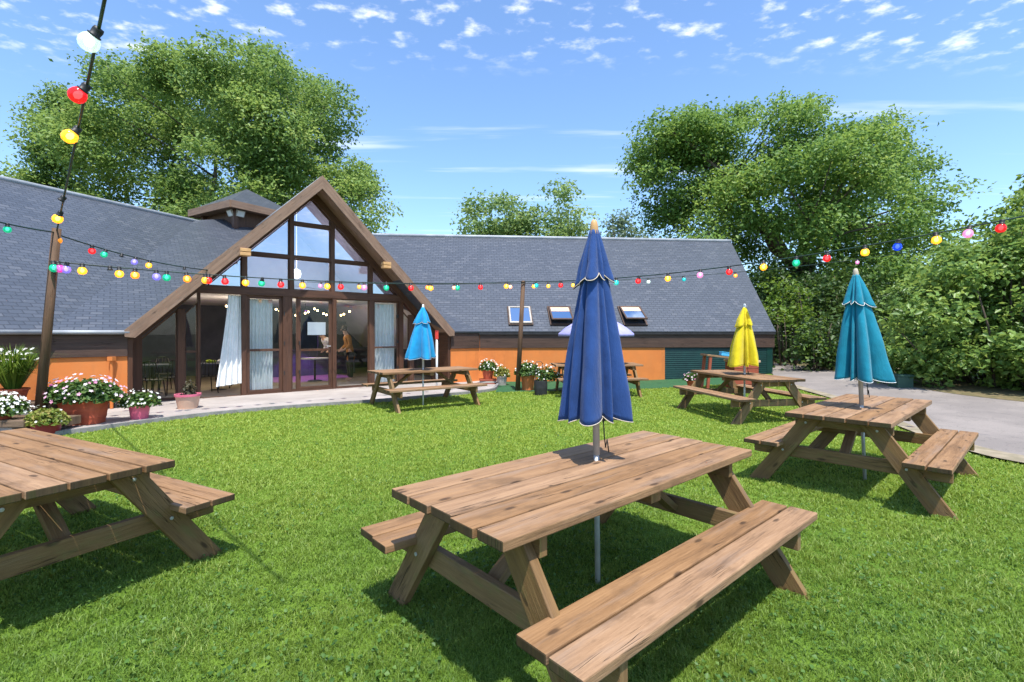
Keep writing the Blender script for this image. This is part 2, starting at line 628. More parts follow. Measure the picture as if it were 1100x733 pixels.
# ------------------------------------------------------------------ world, sun, camera
SUN_EL = 68.0
SUN_DIR = V(.27, -.963, 0).normalized()           # towards the sun, in plan
world = bpy.data.worlds.new('World')
scene.world = world
world.use_nodes = True
nt = world.node_tree
nt.nodes.clear()
wout = N(nt, 'ShaderNodeOutputWorld')
bg = N(nt, 'ShaderNodeBackground')
bg.inputs['Strength'].default_value = .15
sky = N(nt, 'ShaderNodeTexSky', sky_type='NISHITA', sun_disc=False)
sky.sun_elevation = R(SUN_EL)
sky.sun_rotation = math.atan2(SUN_DIR.x, SUN_DIR.y)
sky.air_density = 1.0
sky.dust_density = .6
sky.ozone_density = 2.2
tc = N(nt, 'ShaderNodeTexCoord')
sp = N(nt, 'ShaderNodeSeparateXYZ')
L(nt, tc.outputs['Generated'], sp.inputs[0])
zc = math_(nt, 'MAXIMUM', sp.outputs[2], .02)
cx = math_(nt, 'DIVIDE', sp.outputs[0], zc)
cy = math_(nt, 'DIVIDE', sp.outputs[1], zc)
cv = N(nt, 'ShaderNodeCombineXYZ')
L(nt, cx, cv.inputs[0])
L(nt, cy, cv.inputs[1])
puff = noise_(nt, vscale(nt, cv.outputs[0], (9.5, 11.5, 1)), 1.0, 5, .55)
field = noise_(nt, vscale(nt, cv.outputs[0], (.9, 1.3, 1)), 1.0, 2)
band = math_(nt, 'SUBTRACT', 1.0, fmap(nt, cy, 1.55, 1.95))
cov = math_(nt, 'ADD', puff, math_(nt, 'MULTIPLY', math_(nt, 'SUBTRACT', field, .5), .35))
cl = math_(nt, 'MULTIPLY', fmap(nt, cov, .50, .80), band)
streak = noise_(nt, vscale(nt, cv.outputs[0], (.42, 2.6, 1)), 1.0, 5, .58)
sband = math_(nt, 'MULTIPLY', fmap(nt, cy, 1.9, 2.3), math_(nt, 'SUBTRACT', 1.0, fmap(nt, cy, 5.0, 9.0)))
st = math_(nt, 'MULTIPLY', math_(nt, 'MULTIPLY', fmap(nt, streak, .55, .75), sband), .5)
cf = math_(nt, 'MULTIPLY', math_(nt, 'MAXIMUM', cl, st), .85, clamp=True)
skyc = mixc(nt, 1.0, sky.outputs[0], (.86, .985, 1.10), 'MULTIPLY')
cc = mixc(nt, cf, skyc, (6.3, 6.3, 6.4))
L(nt, cc, bg.inputs['Color'])
L(nt, bg.outputs[0], wout.inputs[0])

sl = bpy.data.lights.new('sun', 'SUN')
sl.energy = 4.0
sl.angle = R(.53)
sl.color = (1, .955, .89)
so = bpy.data.objects.new('sun', sl)
COL.objects.link(so)
ce = math.cos(R(SUN_EL))
so.rotation_euler = V(-SUN_DIR.x * ce, -SUN_DIR.y * ce, -math.sin(R(SUN_EL))).to_track_quat('-Z', 'Y').to_euler()
so.location = (4, -8, 20)

cam = bpy.data.cameras.new('camera')
cam.sensor_width = 36
cam.lens = 36 * F / 1100
cam.shift_y = -(366.5 - HY) / 1100
cam.clip_end = 2000
cam.clip_start = .05
co = bpy.data.objects.new('camera', cam)
COL.objects.link(co)
co.location = (0, 0, EYE)
co.rotation_euler = (R(90), 0, 0)
scene.camera = co
vs = scene.view_settings
vs.view_transform = 'Standard'
vs.look = 'None'
vs.exposure = 0.88
vs.gamma = 1
scene.cycles.max_bounces = 8
scene.cycles.transparent_max_bounces = 16
scene.cycles.use_denoising = True
scene.cycles.sample_clamp_indirect = 6

# ------------------------------------------------------------------ ground
def grid(name, xs, ys, z, mat):
    X, Y = np.meshgrid(xs, ys)
    Z = hgt(X, Y) + z
    nx, ny = len(xs), len(ys)
    v = np.stack([X, Y, Z], -1).reshape(-1, 3)
    f = [(j * nx + i, j * nx + i + 1, (j + 1) * nx + i + 1, (j + 1) * nx + i) for j in range(ny - 1) for i in range(nx - 1)]
    me = bpy.data.meshes.new(name)
    me.from_pydata(v.tolist(), [], f)
    me.materials.append(mat)
    me.polygons.foreach_set('use_smooth', [True] * len(f))
    return link(name, me)


gm = plain('field_ground', (.075, .10, .03), (.11, .10, .05), .3, .95, .3, bscale=8)
tag(grid('ground', np.array([-900, -300, -100, -40, -20, -10, 0, 3, 4, 5, 6, 7, 8, 9, 10, 11, 12, 16, 24, 60, 200, 900]),
         np.array([-500, -100, -30, -8, 0, 4, 6, 7, 8, 9, 10, 11, 12, 13, 14, 16, 20, 30, 60, 150, 400, 1200]), -.06, gm), kind='structure')

lm, nt, b = newmat('lawn_soil')
tc = N(nt, 'ShaderNodeTexCoord')
n1 = noise_(nt, tc.outputs['Object'], 1.1, 4)
n2 = noise_(nt, tc.outputs['Object'], 38, 3)
c = mixc(nt, fmap(nt, n1, .35, .68), (.085, .16, .02), (.13, .21, .028))
c = mixc(nt, fmap(nt, n2, .45, .75), c, (.05, .085, .014))
L(nt, c, b.inputs['Base Color'])
b.inputs['Roughness'].default_value = .95
b.inputs['Specular IOR Level'].default_value = .1
bump(nt, b, n2, .6, .03)
lawn = tag(grid('lawn', np.arange(-13, 10.6, .5), np.arange(-9, 25, .5), 0, lm), kind='structure')


def curve_pts(pts, n):
    """Catmull-Rom through 2-D points"""
    P = [np.array(p, float) for p in pts]
    P = [2 * P[0] - P[1]] + P + [2 * P[-1] - P[-2]]
    out = []
    seg = len(P) - 3
    for k in range(n):
        t = k / (n - 1) * seg
        i = min(int(t), seg - 1)
        t -= i
        a, b_, c_, d = P[i:i + 4]
        out.append(.5 * ((2 * b_) + (c_ - a) * t + (2 * a - 5 * b_ + 4 * c_ - d) * t * t + (3 * b_ - a - 3 * c_ + d) * t ** 3))
    return np.array(out)


def strip(name, A, B, z, mat, across=8):
    n = len(A)
    m = MB()
    for i in range(n - 1):
        for j in range(across):
            q = []
            for (a, t) in ((i, j), (i + 1, j), (i + 1, j + 1), (i, j + 1)):
                p = A[a] * (1 - t / across) + B[a] * (t / across)
                q.append((p[0], p[1], float(hgt(p[0], p[1])) + z))
            m.face(q)
    return m.build(name, mat)


# road on the right (near edge, far edge)
RN = curve_pts([(10.5, 1.5), (7.4, 4.2), (6.15, 5.6), (5.98, 6.5), (6.4, 8.2), (7.1, 10.6), (7.3, 12.2), (7.5, 13.6), (7.95, 15.0), (8.7, 16.6), (9.0, 21), (5, 24), (-4, 26)], 60)
RF = curve_pts([(17, 6.0), (13.5, 8.2), (11.5, 9.3), (10.6, 10.1), (10.0, 11.1), (9.95, 12.2), (10.1, 13.6), (10.6, 15.6), (11.2, 18.6), (10.6, 23), (6, 27), (-4, 29)], 60)
am, nt, b = newmat('old_asphalt')
tc = N(nt, 'ShaderNodeTexCoord')
n1 = noise_(nt, tc.outputs['Object'], .7, 5, .6)
n2 = noise_(nt, tc.outputs['Object'], 70, 3, .7)
c = mixc(nt, fmap(nt, n1, .38, .66), (.200, .172, .152), (.270, .233, .205))
c = mixc(nt, fmap(nt, n2, .35, .7, 0, .5), c, (.13, .122, .12))
cr = noise_(nt, tc.outputs['Object'], 1.7, 6, .6)
c = mixc(nt, math_(nt, 'MULTIPLY', math_(nt, 'SUBTRACT', 1.0, fmap(nt, math_(nt, 'ABSOLUTE', math_(nt, 'SUBTRACT', cr, .5)), 0, .008)), .5), c, (.07, .065, .06))
L(nt, c, b.inputs['Base Color'])
b.inputs['Roughness'].default_value = .9
bump(nt, b, n2, .4, .006)
tag(strip('road', RN, RF, .03, am, 12), kind='structure')
# sandy verge between road and lawn, and leaf litter under the hedge
vm = plain('sandy_verge', (.30, .25, .175), (.20, .17, .11), 4, .95, .5, bscale=60)
D1 = RN - (RF - RN) / np.linalg.norm(RF - RN, axis=1)[:, None] * .09
tag(strip('verge', D1[:36], RN[:36] + (RF - RN)[:36] * .06, .036, vm, 3), kind='structure')
lit = plain('leaf_litter', (.17, .125, .06), (.09, .085, .035), 9, .95, .6, bscale=50)
tag(strip('leaf_litter', RF - (RF - RN) * .05, RF + (RF - RN) / np.linalg.norm(RF - RN, axis=1)[:, None] * 2.4, .036, lit, 5), kind='structure')

# ------------------------------------------------------------------ plan of the building
fd = V(math.cos(R(39)), math.sin(R(39)), 0)        # along the glazed gable
bk = V(-fd.y, fd.x, 0)                             # into the building
F0 = V(-7.23, 11.3, 0)
SC = 2.516
ld = V(math.cos(R(69)), math.sin(R(69)), 0)        # along the left wing
lb = V(-ld.y, ld.x, 0)
rd = V(math.cos(R(5)), math.sin(R(5)), 0)          # along the right wing
rb = V(-rd.y, rd.x, 0)
ZE = 1.6
ZR = 5.42
WALL = .70


def FP(o, z, off=0.0):
    """point of the gable: o sideways from its middle, off towards the lawn"""
    p = F0 + fd * (SC + o) - bk * off
    return V(p.x, p.y, z)


OE = 3.83
CLw = FP(-OE - 1.17, 0, WALL)                      # wall corner with the left wing
CRw = FP(OE + 1.05, 0, WALL)                       # wall corner with the right wing
JN = V(-10.25, 18.9, 0)                            # where the ridges meet

pub = empty('pub_building', FP(0, 0, 0), 'low slate roofed pub with orange walls and a glazed timber gable', 'building')
PB = Matrix.Translation(-pub.location)


def bpart(mb, name, mats, parent=None, **k):
    """link a mesh given in world coordinates under the pub (or one of its parts)"""
    mb.v = [tuple(Vector(p) - pub.location) for p in mb.v]
    return mb.build(name, mats, parent or pub, **k)


# paving in front of the glazing
pm, nt, b = newmat('pale_paving')
tc = N(nt, 'ShaderNodeTexCoord')
n1 = noise_(nt, tc.outputs['Object'], 1.2, 5, .6)
n2 = noise_(nt, tc.outputs['Object'], 60, 3, .7)
c = mixc(nt, fmap(nt, n1, .38, .66), (.30, .265, .24), (.385, .345, .315))
c = mixc(nt, fmap(nt, n2, .45, .75, 0, .4), c, (.22, .19, .17))
L(nt, c, b.inputs['Base Color'])
b.inputs['Roughness'].default_value = .88
bump(nt, b, n2, .3, .005)
PE = curve_pts([(-9.6, 5.6), (-7.8, 6.55), (-6.85, 7.4), (-6.25, 8.35), (-5.65, 9.15), (-4.6, 10.0), (-3.0, 10.95), (-1.9, 11.8), (-.75, 12.75), (-.45, 13.6), (-.45, 15.8)], 60)
poly = [(p[0], p[1]) for p in PE] + [(-2.5, 17), (-8, 13), (-10, 9.5), (-12, 5.6)]
m = MB()
m.slab([(p[0], p[1], .045) for p in poly], .12, (1, 0, 0))
tag(m.build('patio', pm), kind='structure')
m = MB()
A = PE + np.array([.0, 0])
for i in range(len(PE) - 1):
    a, b2 = V(*PE[i], .03), V(*PE[i + 1], .03)
    m.beam(a, b2, .07, .09)
tag(m.build('patio_kerb', M['stone']), kind='structure')
# green matting along the right wing
TE = curve_pts([(-.42, 12.75), (.6, 12.9), (3, 13.4), (6, 14.0), (7.55, 14.3)], 24)
TB = curve_pts([(-.42, 15.5), (.6, 15.55), (3, 15.75), (6, 16.0), (8.1, 15.9)], 24)
tag(strip('turf_mat', TE, TB, .012, M['turf'], 6), kind='structure')

# ------------------------------------------------------------------ building: walls
LWL = 10.5                                         # left wing length towards the viewer's left
RWL = 9.75
lw_end = CLw - ld * LWL
rw_end = CRw + rd * RWL
m = MB()
ZB = -.1


def wall(mb, a, b_, th, z0, z1, nrm):
    """wall face on the line a-b, body behind it along nrm"""
    a, b_ = Vector(a), Vector(b_)
    d = (b_ - a).normalized()
    mid = Vector(nrm) * (th / 2)
    mb.beam(V(a.x, a.y, (z0 + z1) / 2) + mid, V(b_.x, b_.y, (z0 + z1) / 2) + mid, th, z1 - z0)


w = MB()
wall(w, lw_end, CLw, .2, ZB, 1.5, lb)
bpart(w, 'orange_wall', M['orange'])
w = MB()
wall(w, CLw, FP(-OE - .0, 0, WALL), .2, ZB, 1.5, bk)
bpart(w, 'orange_wall', M['orange'])
w = MB()
wall(w, FP(OE, 0, WALL), CRw, .2, ZB, 1.5, bk)
bpart(w, 'orange_wall', M['orange'])
GS = 6.05                                          # the green cladding starts here
w = MB()
wall(w, CRw, CRw + rd * GS, .2, ZB, 1.5, rb)
bpart(w, 'orange_wall', M['orange'])
# dark green slatted cladding
w = MB()
ga, gb = CRw + rd * GS, rw_end
wall(w, ga + rb * .04, gb + rb * .04, .2, ZB, 1.5, rb)
z = .02
while z < 1.1:
    a = ga + V(0, 0, z + .028)
    b2 = gb + V(0, 0, z + .028)
    w.beam(a + rb * .02, b2 + rb * .02, .018, .062, up=(V(0, 0, 1) + rb * .28))
    z += .068
bpart(w, 'green_cladding', M['green_clad'])
# gable end wall on the far right, back and far left ends (closed body)
back = 2 * 4.3
for (a, b2, n_) in ((rw_end, rw_end + rb * back, -rd), (lw_end, lw_end + lb * 9.4, ld)):
    w = MB()
    wall(w, a, b2, .2, ZB, 1.5, n_)
    pk = (a + b2) / 2
    nn = Vector(n_) * .2
    for off in (V(0, 0, 0), nn):
        w.face([V(a.x, a.y, 1.5) + off, V(b2.x, b2.y, 1.5) + off, V(pk.x, pk.y, 5.15) + off])
    bpart(w, 'end_wall', M['green_clad'] if a is rw_end else M['orange'])
w = MB()
wall(w, rw_end + rb * back, CRw + rb * back - rd * 6, .2, ZB, 1.5, -rb)
bpart(w, 'rear_wall', M['orange'])
w = MB()
wall(w, lw_end + lb * 9.4, CLw + lb * 9.4 + ld * 4, .2, ZB, 1.5, -lb)
bpart(w, 'rear_wall', M['orange'])
# dark plinth under the orange walls
w = MB()
wall(w, lw_end - lb * .012, CLw - lb * .012, .03, ZB, .17, lb)
wall(w, CLw - bk * .012, FP(-OE - .0, 0, WALL + .012), .03, ZB, .17, bk)
bpart(w, 'plinth', M['black_bag'])


# fascias (brown boarding above the walls)
def fascia(a, b_, n_, z0=1.08, z1=1.57, out=.035):
    w = MB()
    wall(w, Vector(a) - Vector(n_) * out, Vector(b_) - Vector(n_) * out, .03, z0, z1, n_)
    bpart(w, 'fascia', M['fascia'], bevel=.004)


fascia(lw_end, CLw - ld * .0, lb)
fascia(CLw, FP(-OE, 0, WALL), bk)
fascia(FP(OE, 0, WALL), CRw, bk)
fascia(CRw + rd * .03, rw_end + rd * .05, rb)

# ------------------------------------------------------------------ roofs
OV = .09                                           # eave overhang


def onplane(P0, nrm, k, x, y):
    return ZE + k * (V(x, y, 0) - P0).dot(nrm)


eL0 = CLw - lb * OV
runL = (JN - eL0).dot(lb)
kL = (ZR - ZE) / runL
eR0 = CRw - rb * OV
runR = (JN - eR0).dot(rb)
kR = (ZR - ZE) / runR
eF0 = FP(0, 0, WALL + OV)
runF = (JN - eF0).dot(bk)
ZA = 6.0
kF = (ZA - ZE) / runF


def pz(p, z):
    return V(p.x, p.y, z)


w = MB()
a = eL0 - ld * (LWL + .3)
b2 = a + lb * runL
w.slab([pz(a, ZE), pz(eL0 + ld * 0, ZE), pz(JN, ZR), pz(b2, ZR)], .07, ld)
bpart(w, 'slate_roof', M['slate'])
w = MB()
c2 = b2 + lb * runL
w.slab([pz(b2, ZR), pz(JN, ZR), pz(JN + lb * runL, ZE), pz(c2, ZE)], .07, ld)
bpart(w, 'slate_roof', M['slate'])
# right wing; its far verge leans outwards a little
re = eR0 + rd * (RWL + .06)
rr = JN + rd * (19.55)
w = MB()
w.slab([pz(eR0, ZE), pz(re, ZE), pz(rr, ZR), pz(JN, ZR)], .07, rd)
bpart(w, 'slate_roof', M['slate'])
w = MB()
w.slab([pz(JN, ZR), pz(rr, ZR), pz(re + rb * 2 * runR, ZE), pz(JN + rb * runR, ZE)], .07, rd)
bpart(w, 'slate_roof', M['slate'])
# middle facet, parallel to the glazing, rising to the turret
cl_ = FP(-OE - 1.17 - .02, 0, WALL + OV)
cr_ = FP(OE + 1.05, 0, WALL + OV)
tB = (ZR + .05 - ZE) / kF
Bl = JN - ld * ((JN - eF0).dot(bk) - tB) / ld.dot(bk)
Br = JN + rd * (((JN - eF0).dot(bk) - tB) / (-rd.dot(bk)))
w = MB()
GB = FP(0, ZR - .01, -((ZR - ZE) / kF - (WALL + OV)))
w.slab([pz(cl_, ZE), FP(-OE - .02, ZE, WALL + OV), GB, pz(JN, ZA), pz(Bl, ZR + .05)], .06, fd)
w.slab([FP(OE + .02, ZE, WALL + OV), pz(cr_, ZE), pz(Br, ZR + .05), pz(JN, ZA), GB], .06, fd)
w.slab([pz(Bl, ZR + .05), pz(JN, ZA), pz(JN + bk * 3 - fd * 3, 4.4)], .06, ld)
w.slab([pz(JN, ZA), pz(Br, ZR + .05), pz(JN + bk * 3 + fd * 3, 4.4)], .06, rd)
w.slab([pz(JN + bk * 3 - fd * 3, 4.4), pz(JN, ZA), pz(JN + bk * 3 + fd * 3, 4.4)], .06, fd)
bpart(w, 'slate_roof', M['slate'])
# gable dormer
OF = .80
tG = (ZR - ZE) / kF - (WALL + OV)                  # where its ridge runs into the facet
for sgn in (-1, 1):
    w = MB()
    ap, ft, bk_ = FP(0, ZR, OF), FP(sgn * OE, ZE - .02, OF), FP(0, ZR, -tG)
    pl = [ap, bk_, ft] if sgn > 0 else [ft, bk_, ap]
    n_ = (Vector(pl[1]) - Vector(pl[0])).cross(Vector(pl[2]) - Vector(pl[0]))
    if n_.z < 0:
        pl = pl[::-1]
    w.slab(pl, .07, bk)
    bpart(w, 'slate_roof', M['slate'])
# ridge cappings
w = MB()
w.tube([pz(b2, ZR + .01), pz(JN, ZR + .01)], .07, 8)
w.tube([pz(JN, ZR + .01), pz(rr, ZR + .01)], .07, 8)
w.tube([FP(0, ZR, OF), FP(0, ZR, -tG)], .06, 8)
bpart(w, 'ridge_capping', M['lead'], smooth=True)
# gutters
w = MB()
for a, b3, n_ in ((eL0 - ld * (LWL + .3), eL0, lb), (cl_, FP(-OE + .03, 0, WALL + OV), bk)):
    w.tube([pz(a - n_ * .03, ZE - .035), pz(b3 - n_ * .03, ZE - .035)], .042, 8)
bpart(w, 'gutter', M['lead'], smooth=True)
w = MB()
dp = FP(-OE - .25, 0, WALL + .06)
w.tube([pz(dp, 1.06), pz(dp, .05)], .028, 8)
w.box((dp.x - .05, dp.y - .05, 1.0), (dp.x + .05, dp.y + .05, 1.08))
bpart(w, 'downpipe', M['orange'], smooth=False)
# near-black strip painting the eave's shade along the top of the right fascia
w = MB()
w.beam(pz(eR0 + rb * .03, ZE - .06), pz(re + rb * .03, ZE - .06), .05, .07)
bpart(w, 'eave_shade_strip', M['black_bag'])

# ------------------------------------------------------------------ turret
ta = R(59)
td = V(math.cos(ta), math.sin(ta), 0)              # sides of the turret
tb = V(-td.y, td.x, 0)
HT = 1.40
cs = [JN + (td * sx + tb * sy) * HT for sx, sy in ((-1, -1), (1, -1), (1, 1), (-1, 1))]
tap = pz(JN, 7.12)
w = MB()
for i in range(4):
    a, b3 = cs[i], cs[(i + 1) % 4]
    w.slab([pz(a, 6.17), pz(b3, 6.17), tap], .05, (b3 - a))
tr = bpart(w, 'turret_roof', M['slate'])
w = MB()
for i in range(4):
    a, b3 = cs[i], cs[(i + 1) % 4]
    o_ = (a + b3) / 2 - JN
    o_.normalize()
    w.beam(pz(a + o_ * .02, 6.06), pz(b3 + o_ * .02, 6.06), .05, .25)
w.slab([pz(c_, 5.98) for c_ in cs][::-1], .03, td)
bpart(w, 'turret_fascia', M['barge'], tr)
w = MB()
for sx, sy in ((-1, -1), (1, -1), (1, 1), (-1, 1)):
    p = JN + (td * sx + tb * sy) * 1.05
    w.beam(pz(p, 4.6), pz(p, 6.02), .16, .16, up=td)
for i in range(4):
    q = [JN + (td * sx + tb * sy) * .95 for sx, sy in ((-1, -1), (1, -1), (1, 1), (-1, 1))]
    w.beam(pz((q[i] + q[(i + 1) % 4]) / 2, 4.6), pz((q[i] + q[(i + 1) % 4]) / 2, 6.02), 1.9, .06, up=(q[i] + q[(i + 1) % 4]) / 2 - JN)
bpart(w, 'turret_frame', M['brown'], tr)
for px, dl in ((240, -.25), (252, .1)):
    p = JN - (tb + td) * 1.14 + (tb if dl < 0 else td) * .22
    w = MB()
    Mx = Matrix.Translation(pz(p, 5.84)) @ Matrix.Rotation(ta + (R(-90) if dl < 0 else 0), 4, 'Z') @ Matrix.Rotation(R(25), 4, 'X')
    w.box((-.15, -.04, -.12), (.15, .03, .12), 0, Mx)
    w.box((-.125, -.05, -.095), (.125, -.041, .095), 1, Mx)
    bpart(w, 'floodlight', [M['grey_pot'], M['white']], tr, bevel=.01)

# ------------------------------------------------------------------ gable front
GA = 5.06                                          # apex of the glazing
# barge boards, soffit, inner rafters
for sgn in (-1, 1):
    sl_ = (FP(0, ZR, 0) - FP(sgn * OE, ZE, 0)).normalized()
    up = sl_.cross(bk) if sgn > 0 else bk.cross(sl_)
    if up.z < 0:
        up = -up
    w = MB()
    a, b3 = FP(0, ZR - .13, OF + .02), FP(sgn * (OE - .02), ZE - .10, OF + .02)
    # mitred: polygon in the (o,z) plane
    t1, t0 = ZR + .075, ZR - .255

    def bp(o_, z_, off):
        return FP(o_, z_, off)
    ft = OE + .05
    P2 = [(0, t1), (sgn * ft, t1 - ft), (sgn * (ft - .0), t1 - ft - .14), (sgn * (ft - .17), t1 - ft - .16), (0, t0)]
    fr = [bp(o_, z_, OF + .055) for o_, z_ in P2]
    bkk = [bp(o_, z_, OF + .005) for o_, z_ in P2]
    uvp = [(math.hypot(o_, 0) * 1.414, (z_ + abs(o_)) * .7 + (9 if sgn > 0 else 0)) for o_, z_ in P2]
    if sgn < 0:
        w.face(fr, uvp)
        w.face(bkk[::-1], uvp[::-1])
    else:
        w.face(fr[::-1], uvp[::-1])
        w.face(bkk, uvp)
    for i in range(5):
        j = (i + 1) % 5
        q = [fr[i], bkk[i], bkk[j], fr[j]]
        w.face(q if sgn < 0 else q[::-1], [(uvp[i][0], 30), (uvp[i][0], 30.05), (uvp[j][0], 30.05), (uvp[j][0], 30)])
    bpart(w, 'bargeboard', M['barge'], bevel=.005)
    # soffit between barge board and glazing
    w = MB()
    zz = ZR - .105
    q = [FP(0, zz, OF), FP(sgn * OE, zz - OE, OF), FP(sgn * OE, zz - OE, -.05), FP(0, zz, -.05)]
    q2 = [p + V(0, 0, .02) for p in q]
    uvq = [(0, 0), (OE * 1.41, 0), (OE * 1.41, .85), (0, .85)]
    w.face(q, uvq)
    w.face(q2[::-1], uvq[::-1])
    bpart(w, 'soffit', M['barge'])
    # rafter above the panes, in the plane of the glazing
    w = MB()
    P2 = [(0, ZR - .12), (sgn * 3.76, ZR - .12 - 3.76), (sgn * 3.76, GA - 3.76), (0, GA)]
    fr = [bp(o_, z_, .09) for o_, z_ in P2]
    bkk = [bp(o_, z_, -.09) for o_, z_ in P2]
    uvp = [(abs(o_) * 1.414, (z_ + abs(o_)) * .7 + 3 * sgn) for o_, z_ in P2]
    w.face(fr if sgn < 0 else fr[::-1], uvp if sgn < 0 else uvp[::-1])
    w.face(bkk[::-1] if sgn < 0 else bkk, uvp)
    for i in range(4):
        j = (i + 1) % 4
        q = [fr[i], bkk[i], bkk[j], fr[j]]
        w.face(q if sgn < 0 else q[::-1], [(uvp[i][0], 20), (uvp[i][0], 20.2), (uvp[j][0], 20.2), (uvp[j][0], 20)])
    bpart(w, 'rafter', M['brown'])
    # purlin end poking out beside the glazing
    w = MB()
    for dz in (-.045, .045):
        w.beam(FP(sgn * 1.72, 3.40 + dz, .70), FP(sgn * 1.72, 3.40 + dz, .885), .22, .075)
    bpart(w, 'purlin_end', M['finial'], bevel=.006)
    # return wall of the porch
    w = MB()
    w.beam(FP(sgn * (OE - .04), .73, WALL + .0), FP(sgn * (OE - .04), .73, -.1), .09, 1.72)
    w.beam(FP(sgn * 3.68, .73, .0), FP(sgn * 3.68, .73, .02) + bk * -.0 + V(0, 0, 0) - bk * .06, .2, 1.5)
    bpart(w, 'porch_side', M['brown'])


def mem(w, o0, z0, o1, z1, off0=-.07, off1=.07):
    """rectangular timber in the plane of the glazing"""
    P = [FP(o_, z_, of) for o_ in (o0, o1) for of in (off0, off1) for z_ in (z0, z1)]
    Lh, Lv = o1 - o0, z1 - z0
    if Lv > Lh:                                    # grain runs up a post
        P = [FP(o_, z_, of) for z_ in (z0, z1) for of in (off1, off0) for o_ in (o0, o1)]
        w.box8(P, Lv, .14, Lh)
    else:
        P = [FP(o_, z_, of) for o_ in (o0, o1) for of in (off1, off0) for z_ in (z0, z1)]
        w.box8(P, Lh, .14, Lv)


w = MB()
mem(w, -2.72, 2.48, 2.72, 2.66, -.08, .085)
bpart(w, 'cross_beam', M['brown'], bevel=.006)
for o_ in (-1.6, -.52, .52, 1.6):
    w = MB()
    mem(w, o_ - .052, 2.66, o_ + .052, GA - abs(o_) + .05)
    bpart(w, 'upper_post', M['brown'], bevel=.004)
for o0, o1, z0 in ((-1.55, -.57, 3.46), (-.47, .47, 3.46), (.57, 1.55, 3.46), (-.47, .47, 4.34)):
    w = MB()
    mem(w, o0, z0, o1, z0 + .075)
    bpart(w, 'transom', M['brown'], bevel=.004)
lower_posts = [(-3.74, -3.60, 1.28), (-2.94, -2.80, 2.1), (-2.56, -2.50, 2.48), (-1.66, -1.55, 2.48), (-.73, -.52, 2.48), (.52, .62, 2.48),
               (1.55, 1.68, 2.48), (2.46, 2.60, 2.48), (2.80, 2.94, 2.1), (3.60, 3.74, 1.28)]
for o0, o1, z1 in lower_posts:
    w = MB()
    mem(w, o0, .0, o1, z1, -.07, .075)
    bpart(w, 'post', M['brown'], bevel=.004)
w = MB()
for o0, o1 in ((-3.60, -2.94), (-2.80, -2.56), (-1.55, -.73), (-.52, .52), (.62, 1.55), (1.68, 2.46), (2.60, 2.80), (2.94, 3.60)):
    mem(w, o0, .0, o1, .075, -.06, .06)
mem(w, -2.5, .0, -1.66, .055, -.06, .06)
bpart(w, 'sill', M['brown'])


def inset(poly, d):
    n = len(poly)
    out = []
    for i in range(n):
        p0, p1, p2 = Vector(poly[i - 1]), Vector(poly[i]), Vector(poly[(i + 1) % n])
        d1, d2 = (p1 - p0).normalized(), (p2 - p1).normalized()
        n1, n2 = Vector((-d1.y, d1.x)), Vector((-d2.y, d2.x))
        bis = (n1 + n2)
        bis = bis / max(bis.dot(n1), .2)
        out.append(p1 + bis * d)
    return out


def window(poly, fw, gmat, name='window', rail=None, th=.05, off=0.0, fmat=None, rw=.06):
    """glazed opening: frame ring as a part, its glass as a sub-part"""
    outer = [Vector(p) for p in poly]
    inner = inset(outer, fw)
    w = MB()
    n = len(poly)
    for i in range(n):
        j = (i + 1) % n
        A = [outer[i], outer[j], inner[j], inner[i]]
        f_ = [FP(p.x, p.y, off + th / 2) for p in A]
        k_ = [FP(p.x, p.y, off - th / 2) for p in A]
        Ln = (outer[j] - outer[i]).length
        r0 = random.random() * 9
        uv = [(r0, r0), (r0 + Ln, r0), (r0 + Ln, r0 + fw), (r0, r0 + fw)]
        w.face(f_, uv)
        w.face(k_[::-1], uv[::-1])
        w.face([f_[3], f_[2], k_[2], k_[3]], uv)
        w.face([f_[1], f_[0], k_[0], k_[1]], uv)
    if rail:
        xs = [p.x for p in inner]
        mem(w, min(xs) - .0, rail, max(xs) + .0, rail + rw, off - th / 2 + .002, off + th / 2 - .002)
    fo = bpart(w, name, fmat or M['brown'])
    g = MB()
    P = [FP(p.x, p.y, off) for p in inner]
    g.face(P, [(p.x, p.y) for p in inner])
    go = bpart(g, 'pane', gmat, fo)
    return fo


WH, WL_ = M['glass_hi'], M['glass_lo']
g = .012
window([(-.468, 4.418), (.468, 4.418), (.468, GA - .468 - g), (0, GA - g), (-.468, GA - .468 - g)], .02, WH)
window([(-.468, 3.538), (.468, 3.538), (.468, 4.338), (-.468, 4.338)], .022, WH)
window([(-.468, 2.662), (.468, 2.662), (.468, 3.458), (-.468, 3.458)], .022, M['glass_mid'])
for sgn in (-1, 1):
    def mir(p):
        q = [(sgn * x, z_) for x, z_ in p]
        return q if sgn > 0 else q[::-1]
    window(mir([(.574, 3.538), (1.50, 3.538), (.574, 4.464)]), .02, WH)
    window(mir([(.574, 2.662), (1.546, 2.662), (1.546, 3.458), (.574, 3.458)]), .022, M['glass_mid'])
    window(mir([(1.655, 2.662), (2.37, 2.662), (1.655, 3.377)]), .02, WH)
    window(mir([(2.942, .077), (3.598, .077), (3.598, 1.43), (2.942, 2.085)]), .03, WL_)
    w = MB()
